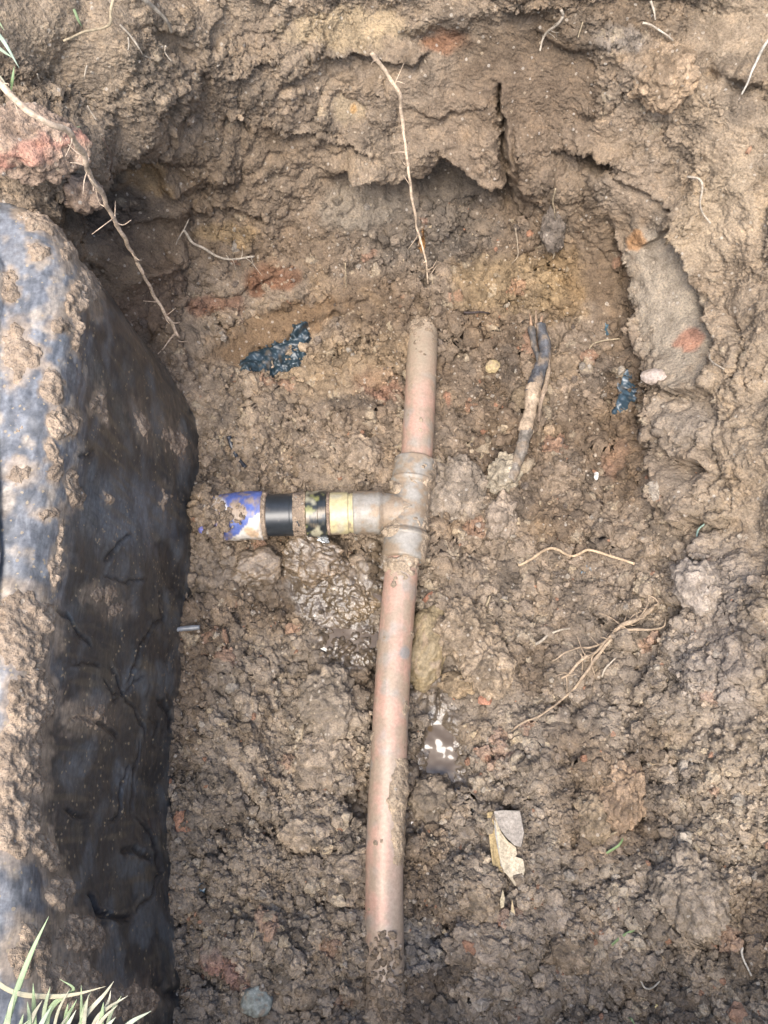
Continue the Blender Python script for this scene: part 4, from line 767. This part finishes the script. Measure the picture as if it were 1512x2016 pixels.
root([(680, 515), (678, 545), (680, 565)], 2.5, 'hair-thin fibre on the dark far wall left of the pipe', STRAW, lift=.004, seed=352)
for k_, (a, b) in enumerate([((75, 140), (85, 158)), ((178, 128), (184, 155)), ((186, 212), (188, 238)), ((225, 65), (218, 90)), ((292, 85), (306, 108))]):
    lb = ['short white straw bit in the top left crumbs', 'pale straw bit under the bent straw', 'straw bit right of the brick fragment, standing upright', 'pale hooked straw bit near the top left', 'white straw bit left of the cut face'][k_]
    root([a, ((a[0] + b[0]) / 2 + 1, (a[1] + b[1]) / 2), b], 3.5, lb, RWHT, 'straw', .008, .7, seed=360 + k_, cat='straw')

# dead root: stem in three lengths, fork and frayed tips
dr = empty('dead_root', surf(1040, 830), 'decayed dark root with peeling bark and bare tan middle, right of the upper pipe', 'root')
def seg_part(name, pts, w0, w1, col, lift=.0, seed=0, parent=dr, seg=20, rough_=.08):
    zz = lambda y: np.interp(y, [610, 700, 850, 950], [.012, .011, .008, .004]) + lift
    C_ = resample([at(x, y, zz(y)) for x, y in pts], 60); C_ = C_ + .0012 * np.stack([perlin(C_, 70, 71), perlin(C_, 70, 72), perlin(C_, 70, 73)], -1); k = pxm(C_[30])
    V, Ft, cc = root_geo(C_, w0 / 2 / k, w1 / 2 / k, seed, col, seg, rough_); g = V * C(420, 60, 420)
    V = V + .0008 * np.stack([perlin(g, 1, seed + 5), perlin(g, 1, seed + 6), perlin(g, 1, seed + 7)], -1) + .0004 * np.stack([perlin(V, 600, seed + 5), perlin(V, 600, seed + 6), perlin(V, 600, seed + 7)], -1)
    cc = cc * (1 + .5 * perlin(g, 1.5, seed + 9))[:, None]; cc = mixc(cc, C(.23, .175, .12), sstep(-.05, .55, fbm(V, 90, 3, seed + 8)) * .75); return mk(name, V, Ft, M_root, parent, np.clip(cc, .02, .8), True, {'Rough': -.1})
BK = (.095, .097, .104)
seg_part('bark', [(1064, 640), (1070, 670), (1072, 700), (1060, 735), (1046, 775)], 20, 30, BK, seed=401)
seg_part('bark', [(1047, 645), (1052, 680), (1060, 712)], 13, 10, (.10, .095, .09), seed=404)
seg_part('bare_wood', [(1050, 760), (1045, 800), (1038, 832), (1032, 850)], 29, 25, (.44, .34, .24), seed=407)
seg_part('bark', [(1036, 845), (1028, 880), (1016, 915), (1004, 945)], 24, 22, (.20, .175, .145), .0, 410)
seg_part('bark_flap', [(1080, 700), (1078, 740), (1066, 790), (1060, 830)], 11, 6, (.24, .18, .13), seed=413)
for k_, (a, b) in enumerate([((1046, 648), (1042, 618)), ((1056, 645), (1054, 612)), ((1064, 642), (1066, 622))]): seg_part('frayed_tip', [a, ((a[0] + b[0]) / 2, (a[1] + b[1]) / 2), b], 6, 3, (.30, .20, .13), .0, 416 + k_, seg=8)

# ------------------------------------------------------------------ grass
GRN, GRL, GRS = (.16, .33, .09), (.36, .50, .24), (.60, .54, .36)
def blade(pts3, w0, col, parent=None, name='blade', seed=0, curl=.16):
    w0 *= .6; col = mixc(np.asarray(col, float), C(.42, .40, .28), np.array(.35))
    C_ = resample(pts3, 26); t = np.linspace(0, 1, 26); r = w0 / 2 * np.clip(1.15 * (1 - t ** 3), .06, 1)
    V, Fq, _ = sweep(C_, r, 8, up=(.25, -.3, 1), flat=curl); c = np.asarray(col) * (1 + .25 * perlin(V, 90, seed))[:, None]
    o_ = np.zeros(3) if parent else C_[0]
    o = mk(name, V - o_, tri(Fq), M_grass, parent, np.clip(c * .66, .02, .9), True, {'Rough': 0.0})
    if not parent: o.location = o_
    return o
def loose(pts, wpx, label, col=GRN, seed=0, lift=.006):
    C_ = path(pts, lift, 12, .001, seed); return tag(blade(C_, wpx / pxm(C_[5]), col, seed=seed, name='grass_clipping'), label, 'grass')
loose([(1200, 1677), (1212, 1660), (1232, 1638)], 9, 'short green grass blade leaning by the dark brown clod', seed=1)
loose([(1197, 1844), (1225, 1834), (1272, 1818)], 10, 'long green grass blade lying on the lower right soil', (.24, .40, .15), 2)
loose([(140, 18), (150, 38), (160, 52)], 9, 'small green grass blade in the top left corner under the bent straw', (.22, .36, .14), 3, .01)
loose([(106, 262), (122, 254), (146, 247)], 8, 'short green grass blade behind the long thick root', (.30, .46, .24), 4, .014)
loose([(1228, 2000), (1240, 2008), (1256, 2022)], 8, 'green grass blade tip at the bottom edge right of centre', (.24, .40, .15), 5)
tl = empty('grass_tuft', at(-25, 95, .28), 'tuft of grass blades poking in at the upper left edge', 'grass')
for k_, (q, wz, c) in enumerate([([(-40, 40, .30), (0, 72, .305), (38, 134, .30)], .0045, (.46, .60, .46)), ([(-40, 60, .30), (-5, 92, .30), (28, 116, .30)], .004, (.40, .54, .38)), ([(20, 186, .285), (24, 160, .295), (28, 130, .30)], .0035, GRN), ([(-20, 130, .30), (5, 160, .30), (26, 192, .29)], .004, GRS), ([(-30, 20, .3), (-5, 40, .31), (8, 60, .31)], .003, GRL)]):
    blade([at(*p) for p in q], wz, c, tl, seed=20 + k_)
bl_ = empty('grass_tuft', at(60, 2120, .262), 'tuft of pale and green grass blades in the lower left corner', 'grass')
TB = [([(0, 2060), (30, 1960), (62, 1875), (96, 1804)], .0042, (.42, .60, .30)), ([(-30, 1915), (10, 1945), (45, 1958), (100, 1962), (150, 1957), (208, 1942)], .0042, (.62, .54, .36)), ([(95, 2070), (92, 2010), (108, 1975), (145, 1948), (118, 1928)], .0042, (.42, .58, .28)),
      ([(140, 2070), (165, 2005), (205, 1958), (224, 1932)], .0036, (.66, .62, .46)), ([(165, 2070), (195, 2000), (252, 1960)], .0034, (.66, .62, .46)), ([(215, 2080), (250, 2020), (298, 1990)], .0042, (.58, .66, .50)), ([(190, 2080), (205, 2030), (228, 2002)], .0042, (.62, .68, .50)),
      ([(55, 2070), (58, 2010), (54, 1972)], .0032, (.46, .60, .36)), ([(62, 2080), (80, 2020), (102, 1980)], .0038, (.52, .66, .48)), ([(120, 2070), (128, 2030), (150, 1988)], .0036, (.62, .64, .5)), ([(35, 2070), (38, 2030), (46, 1996)], .0036, (.5, .62, .36)), ([(150, 2080), (180, 2040), (212, 1975), (218, 1950)], .003, (.70, .66, .52))]
rgb = np.random.default_rng(17)
for k_ in range(16):
    x_, y_ = rgb.uniform(10, 240), rgb.uniform(2040, 2090); dx_, dy_ = rgb.uniform(-10, 70), rgb.uniform(60, 135); TB.append(([(x_, y_), (x_ + dx_ * .4, y_ - dy_ * .6), (x_ + dx_, y_ - dy_)], rgb.uniform(.0022, .0036), [(.5, .6, .36), (.62, .58, .42), (.4, .56, .28)][k_ % 3]))
for k_, (q, wz, c) in enumerate(TB):
    n_ = len(q); blade([at(x, y, .258 + .022 * i / (n_ - 1)) for i, (x, y) in enumerate(q)], wz, c, bl_, seed=40 + k_)
# turf round the rim, mostly out of sight
rg = np.random.default_rng(99); gp = []
for k_ in range(5000):
    a = rg.uniform(0, 2 * np.pi); r_ = rg.uniform(.0, 1.0) ** 1.5; b0 = np.array([.0, .18, .30]) + np.array([math.cos(a) * (.54 + r_), math.sin(a) * (.54 + r_), 0])
    if XL - .02 < b0[0] < XR + .05 and YB - .02 < b0[1] < YT: continue
    d_ = rg.normal(size=3) * np.array([.02, .02, 0]) + np.array([0, 0, rg.uniform(.02, .05)]); Cb = resample([b0, b0 + d_ * .55, b0 + d_ + np.array([d_[0], d_[1], -.008])], 5)
    V, Fq, _ = sweep(Cb, np.array([1, 1, .9, .6, .1]) * .0016, 3, up=(.3, .2, .1), caps=False); gp.append((V, tri(Fq), np.asarray(GRN) * rg.uniform(.6, 1.5)))
V, Ft, cc = join(gp); g_ = mk('turf_grass', V, Ft, M_grass, None, cc, True, {'Rough': 0.0}); g_['kind'] = 'stuff'; g_['label'] = 'short green lawn grass around the rim of the pit'; g_['category'] = 'grass'

# ------------------------------------------------------------------ plastic scraps, splinters, bits
def scrap(name, pts_poly, label, col, thick=.0016, wr=.0012, seed=0, mat=M_plastic, rough=0.1, cat='plastic scrap', jag=6):
    pp = np.asarray(pts_poly, float); m = near(PX, PY, pp, 12)
    ii = np.where(m.any(1))[0]; jj = np.where(m.any(0))[0]; sl_ = np.s_[ii[0]:ii[-1] + 1, jj[0]:jj[-1] + 1]
    x = PX[sl_] + jag * perlin(P1[sl_], 160, seed) + jag * .5 * perlin(P1[sl_], 420, seed + 1); y = PY[sl_] + jag * perlin(P1[sl_], 160, seed + 2) + jag * .5 * perlin(P1[sl_], 420, seed + 3)
    ins = np.zeros(x.shape, bool); q = np.roll(pp, -1, 0)
    for (x1_, y1_), (x2_, y2_) in zip(pp, q): ins ^= ((y1_ > y) != (y2_ > y)) & (x < (x2_ - x1_) * (y - y1_) / (y2_ - y1_ + 1e-9) + x1_)
    D, _, _ = pl_dist(x, y, np.vstack([pp, pp[:1]])); sd = np.where(ins, D, -D)
    Pb_ = PT[sl_] * .35 + P1[sl_] * .65; h = np.where(sd > -1.5, thick * sstep(-1.5, 3, sd) + (PT[sl_] - Pb_)[..., 0] * 0 + wr * perlin(Pb_, 120, seed + 4) + .5 * wr * np.abs(perlin(Pb_, 380, seed + 5)) + .0012, -1)
    Vg = Pb_.reshape(-1, 3); cc = np.asarray(col) * (1 + .5 * fbm(Vg, 150, 2, seed + 6))[:, None]; cc = mixc(cc, C(.28, .33, .36), sstep(.35, .55, perlin(Vg, 420, seed + 7) + .4 * perlin(Vg, 800, seed + 8)) * .4); cc = mixc(cc, C(.2, .15, .1), sstep(.35, .6, fbm(Vg, 110, 2, seed + 9)) * .35)
    o = crust(name, Vg, gridF(*x.shape), N0[sl_].reshape(-1, 3), h.ravel(), mat, np.clip(cc, .01, .8)); 
    ctr = Vg.mean(0); me = o.data; co = np.empty(len(me.vertices) * 3, np.float32); me.vertices.foreach_get('co', co); co = co.reshape(-1, 3) - ctr.astype(np.float32); me.vertices.foreach_set('co', co.ravel()); me.update(); o.location = ctr
    return tag(o, label, cat)
BLU = (.018, .033, .042)
scrap('plastic_scrap', [(472, 718), (490, 698), (540, 676), (572, 668), (580, 645), (600, 638), (610, 655), (604, 690), (585, 715), (545, 738), (512, 752), (480, 738)], 'dark blue-black crinkled plastic scrap in the soil left of the pipe end', BLU, .0045, .0008, 501)
scrap('plastic_scrap', [(1212, 722), (1228, 722), (1234, 770), (1225, 800), (1206, 808), (1216, 770)], 'long blue plastic scrap at the foot of the right wall', (.035, .06, .08), .0012, .0008, 511)
scrap('plastic_scrap', [(1185, 632), (1196, 630), (1200, 660), (1190, 665)], 'small blue scrap above the long blue one', (.035, .08, .10), .0012, .0006, 521, jag=3)
scrap('plastic_scrap', [(1136, 805), (1150, 800), (1152, 818), (1138, 824)], 'tiny blue scrap between the dead root and the long blue scrap', (.035, .06, .08), .001, .0006, 531, jag=3)
scrap('plastic_scrap', [(1144, 1104), (1164, 1100), (1168, 1125), (1146, 1128)], 'faded blue scrap under the arched root', (.10, .15, .18), .001, .0006, 541, jag=5)
scrap('plastic_scrap', [(388, 1740), (402, 1736), (408, 1752), (394, 1758)], 'small blue scrap beside the meter box low on the left', (.05, .09, .12), .0012, .0006, 551, jag=3)
scrap('leaf_scrap', [(1286, 1958), (1298, 1954), (1304, 1978), (1292, 1984)], 'yellow leaf scrap near the bottom right', (.52, .42, .2), .001, .0004, 561, M_root, jag=2, cat='leaf')
# broken board end with a splintered edge
wd = empty('broken_board', surf(990, 1660), 'broken pale wooden board end with splintered yellow edge, right of the pipe', 'board')
def flat_piece(name, poly, lift, thick, col, seed, parent, streak=0):
    pp = np.asarray(poly, float); n_ = len(pp); fr = surf(*pp.mean(0)); nn = nrm(*pp.mean(0)); nn = nn + np.array([0, 0, .6]); nn /= np.linalg.norm(nn)
    pts = []
    for x, y in pp:                                                            # cut the view rays with the board's plane
        r_ = ray(x, y); o_ = np.array([0, 0, H]); t_ = ((fr + nn * (lift + .006) - o_) @ nn) / (r_ @ nn); pts.append(o_ + r_ * t_)
    pts = np.array(pts); c_ = pts.mean(0); rings = [pts + nn * 0, c_ + (pts - c_) * .985 + nn * thick * .12, c_ + (pts - c_) * .6 + nn * thick * .1, c_ + (pts - c_) * .2 + nn * thick * .12]
    V = np.vstack([pts - nn * thick] + rings + [c_[None] + nn * thick * .12]); Fs = []
    for k_ in range(4):
        i = np.arange(n_); j = (i + 1) % n_; Fs.append(np.stack([k_ * n_ + i, k_ * n_ + j, (k_ + 1) * n_ + j, (k_ + 1) * n_ + i], 1))
    i = np.arange(n_); Fs.append(np.stack([4 * n_ + i, 4 * n_ + (i + 1) % n_, np.full(n_, 5 * n_), np.full(n_, 5 * n_)], 1))
    return mk(name, V, tri(np.vstack(Fs)), M_root, parent, np.clip(np.asarray(col) * .7 * (1 + .5 * perlin(V, 200, seed))[:, None], .02, .85), False, {'Rough': 0.0})
flat_piece('splinter_face', [(959, 1600), (966, 1597), (974, 1600), (981, 1640), (986, 1690), (992, 1722), (984, 1716), (970, 1706), (963, 1650)], .006, .006, (.50, .38, .20), 601, wd)
flat_piece('splinter_face', [(974, 1606), (978, 1622), (988, 1640), (1000, 1656), (1016, 1668), (1018, 1682), (1012, 1690), (1020, 1698), (1030, 1692), (1034, 1712), (1028, 1734), (1014, 1744), (1000, 1724), (992, 1716), (984, 1690), (979, 1650)], .005, .005, (.68, .58, .42), 602, wd)
flat_piece('splinter_face', [(973, 1612), (980, 1640), (988, 1690), (992, 1712), (987, 1706), (980, 1672), (974, 1638)], .0075, .002, (.66, .65, .6), 603, wd)
flat_piece('board_face', [(972, 1597), (990, 1595), (1024, 1596), (1032, 1640), (1026, 1668), (1012, 1664), (994, 1646), (982, 1628), (975, 1610)], .0085, .006, (.44, .39, .33), 604, wd)
sp = empty('wood_splinter', surf(990, 1765), 'tiny pale wood splinter below the broken board', 'splinter')
flat_piece('sliver', [(990, 1750), (994, 1768), (992, 1786), (986, 1788), (984, 1772), (988, 1760)], .004, .002, (.62, .52, .34), 605, sp)
flat_piece('sliver', [(1008, 1770), (1012, 1788), (1014, 1800), (1006, 1794)], .004, .002, (.60, .47, .28), 606, sp)
# bits near the branch and the box
L_('plastic_bead', 404, 1052, 7, 7, 0, (.16, .17, .42), 'tiny violet-blue bead below the blue sleeve', 'bead', 'stone', .7, seed=61, sub=2, wet=.9)
def foil():
    s0 = at(632, 1067, -.012); S, Fi = ICO[2]; k = pxm(s0); Vv = S * np.array([15, 11, 9]) / k * (1 + .5 * np.abs(perlin(S * 3, 1, 71)) + .35 * perlin(S * 6, 1, 72))[:, None]
    m, t, b = mat_new('clear_plastic'); b.inputs['Base Color'].default_value = (.62, .66, .68, 1); b.inputs['Roughness'].default_value = .06; b.inputs['Transmission Weight'].default_value = .6; b.inputs['IOR'].default_value = 1.45
    o = mk('water_drop', Vv, Fi, m, None, None, False); o.location = s0; return tag(o, 'clear crumpled drop-like bit hanging under the black coupling', 'plastic bit')
foil()
pg = path([(352, 1236), (366, 1237), (382, 1238)], .006, 12); V, Ft, cc = root_geo(pg, .0022, .002, 81, (.22, .23, .24), 10, .1); o = mk('plastic_peg', V - pg[0], Ft, M_plastic, None, cc, True, {'Rough': 0.0}); o.location = pg[0]; tag(o, 'small pale grey peg sticking out by the meter box', 'peg')

# ------------------------------------------------------------------ puddles
mw, t, b = mat_new('muddy_water'); b.inputs['Base Color'].default_value = (.095, .068, .042, 1); b.inputs['Roughness'].default_value = .03; b.inputs['IOR'].default_value = 1.6
nz = nd(t, 'ShaderNodeTexNoise', i_Scale=75.0, i_Detail=0.6); tcw = nd(t, 'ShaderNodeTexCoord'); t.links.new(tcw.outputs['Object'], nz.inputs['Vector']); bpw = nd(t, 'ShaderNodeBump', i_Strength=1.0, i_Distance=.0034); t.links.new(nz.outputs[0], bpw.inputs['Height']); t.links.new(bpw.outputs[0], b.inputs['Normal'])
def puddle(cx, cy, rx, ry, q):
    m = ell(PX, PY, (cx, cy, rx, ry, 0)) < .8; z = np.quantile(PT[..., 2][m], q); a = np.linspace(0, 2 * np.pi, 60, endpoint=False); rr = 1 + .15 * np.sin(3 * a + cx) + .1 * np.sin(5 * a + cy)
    rim = at(cx + rx * rr * np.cos(a), cy + ry * rr * np.sin(a), z); c_ = at(cx, cy, z); V = np.vstack([rim, c_[None]]); i = np.arange(60)
    o = mk('water', V, np.stack([i, (i + 1) % 60, np.full(60, 60)], 1), mw); o['kind'] = 'structure'; return o
puddle(868, 1478, 44, 100, .54); puddle(680, 1258, 62, 38, .40); puddle(745, 1140, 34, 40, .3); puddle(800, 1610, 40, 26, .25)

# ------------------------------------------------------------------ loose crumbs, far too many to count
def crumbs(n, sub, smin, smax, pw, seed):
    rg = np.random.default_rng(seed); S, Fi = ICO[sub]; nb = 16; shapes = []
    for k_ in range(nb):
        q = S * np.array([1, rg.uniform(.7, 1.1), rg.uniform(.6, 1)]); q = q * (1 + .45 * perlin(S * 1.3 + k_ * 7, 1, k_) + .3 * perlin(S * 3.1 + k_ * 7, 1, k_ + 50))[:, None]; shapes.append(q + rg.normal(size=q.shape) * (.16 if sub == 0 else .10))
    shapes = np.array(shapes)
    ins = (PX > -60) & (PX < 1580) & (PY > -60) & (PY < 2090) & ~((PX < 330) & (PY > 760))
    wgt = np.where(ins, (gr ** 1.3) * (.12 + .88 * (1 - wall) + .35 * sstep(1150, 1400, PX) * sstep(700, 1000, PY)) * (1 - .8 * wet) * (.7 + .9 * sstep(1350, 1700, PY)) * (.35 + sstep(-.2, .4, fbm(P1, 14, 2, seed))), 0).ravel()
    idx = rg.choice(len(wgt), n, p=wgt / wgt.sum()); s = smin * (1 - rg.random(n) * (1 - (smin / smax) ** pw)) ** (-1 / pw)
    ctr = PT.reshape(-1, 3)[idx] + N0.reshape(-1, 3)[idx] * (s * rg.uniform(-.1, .55, n))[:, None]
    qq = rg.normal(size=(n, 4)); qq /= np.linalg.norm(qq, axis=1)[:, None]; w_, x, y, z = qq.T
    Rm = np.stack([1 - 2 * (y * y + z * z), 2 * (x * y - z * w_), 2 * (x * z + y * w_), 2 * (x * y + z * w_), 1 - 2 * (x * x + z * z), 2 * (y * z - x * w_), 2 * (x * z - y * w_), 2 * (y * z + x * w_), 1 - 2 * (x * x + y * y)], -1).reshape(n, 3, 3)
    sh = shapes[rg.integers(0, nb, n)] * s[:, None, None]; V = np.einsum('nij,nkj->nki', Rm, sh) + ctr[:, None]
    cc = colr.reshape(-1, 3)[idx] * rg.uniform(.7, 1.35, (n, 1)); pal = np.array([(.42, .34, .23), (.30, .15, .09), (.30, .27, .23), (.10, .085, .075), (.38, .34, .28)]); pk = rg.random(n) < .06; cc[pk] = cc[pk] * .35 + pal[rg.integers(0, 5, pk.sum())] * .65
    nvv = len(S); Fc = (Fi[None] + (np.arange(n) * nvv)[:, None, None]).reshape(-1, 3)
    o = mk('soil_crumbs', V.reshape(-1, 3), Fc, M_soil, None, np.clip(np.repeat(cc, nvv, 0), .02, .8), False, {'Wet': 0.0}); o['kind'] = 'stuff'; o['label'] = 'loose brown soil crumbs spread over the pit floor'; o['category'] = 'soil crumbs'
def sprinkle(zones, seed):
    rg = np.random.default_rng(seed); S, Fi = ICO[1]; ps = []
    for cx, cy, rx, ry, n, zf in zones:
        for _ in range(n):
            a, r = rg.uniform(0, 6.283), math.sqrt(rg.random()); x, y = cx + rx * r * math.cos(a), cy + ry * r * math.sin(a); sz = .0009 * (1 - rg.random() * .93) ** -.55; c_ = at(x, y, zf(x, y) + sz * .3)
            V = S * sz * (1 + .4 * perlin(S * 1.4 + rg.uniform(0, 90), 1, 3))[:, None] * rg.uniform(.7, 1.15, 3) + c_; ps.append((V, Fi, C(.25, .195, .14) * rg.uniform(.65, 1.3)))
    V, Ft, cc = join(ps); o = mk('soil_crumbs', V, Ft, M_soil, None, cc, False, {'Wet': 0.0}); o['kind'] = 'stuff'; o['label'] = 'loose soil crumbs lying on the pipe ends and the blue sleeve'; o['category'] = 'soil crumbs'
def zpipe(x, y):
    k_ = np.interp(y, [560, 640, 720, 1130, 1300, 1500, 1680, 1850, 2016, 2200], [838, 834, 830, 790, 775, 765, 757, 757, 762, 768]); z_ = np.interp(y, [560, 640, 720, 1850, 2016, 2200], [-.026, -.010, -.002, .001, .005, .006]); d_ = (x - k_) / np.interp(y, [560, 2016], [1900, 2700])
    return z_ + math.sqrt(max(RP ** 2 - d_ ** 2, 0))
def zslv(x, y): return math.sqrt(max(.0205 ** 2 - ((y - np.interp(x, [395, 480], [1021, 1016])) / 2240) ** 2, 0))
sprinkle([(836, 632, 30, 22, 260, zpipe), (835, 660, 26, 40, 60, zpipe), (762, 1995, 42, 50, 420, zpipe), (758, 1900, 36, 70, 120, zpipe), (424, 1018, 26, 42, 260, zslv), (455, 1010, 30, 30, 60, zslv), (837, 618, 36, 13, 260, lambda x, y: zpipe(x, y) + .0022), (836, 606, 44, 14, 160, lambda x, y: max(zpipe(x, y), .004) + .002)], 77)
crumbs(32000, 0, .0009, .0028, 1.5, 5)
crumbs(6000, 1, .0020, .0065, 2.4, 6)
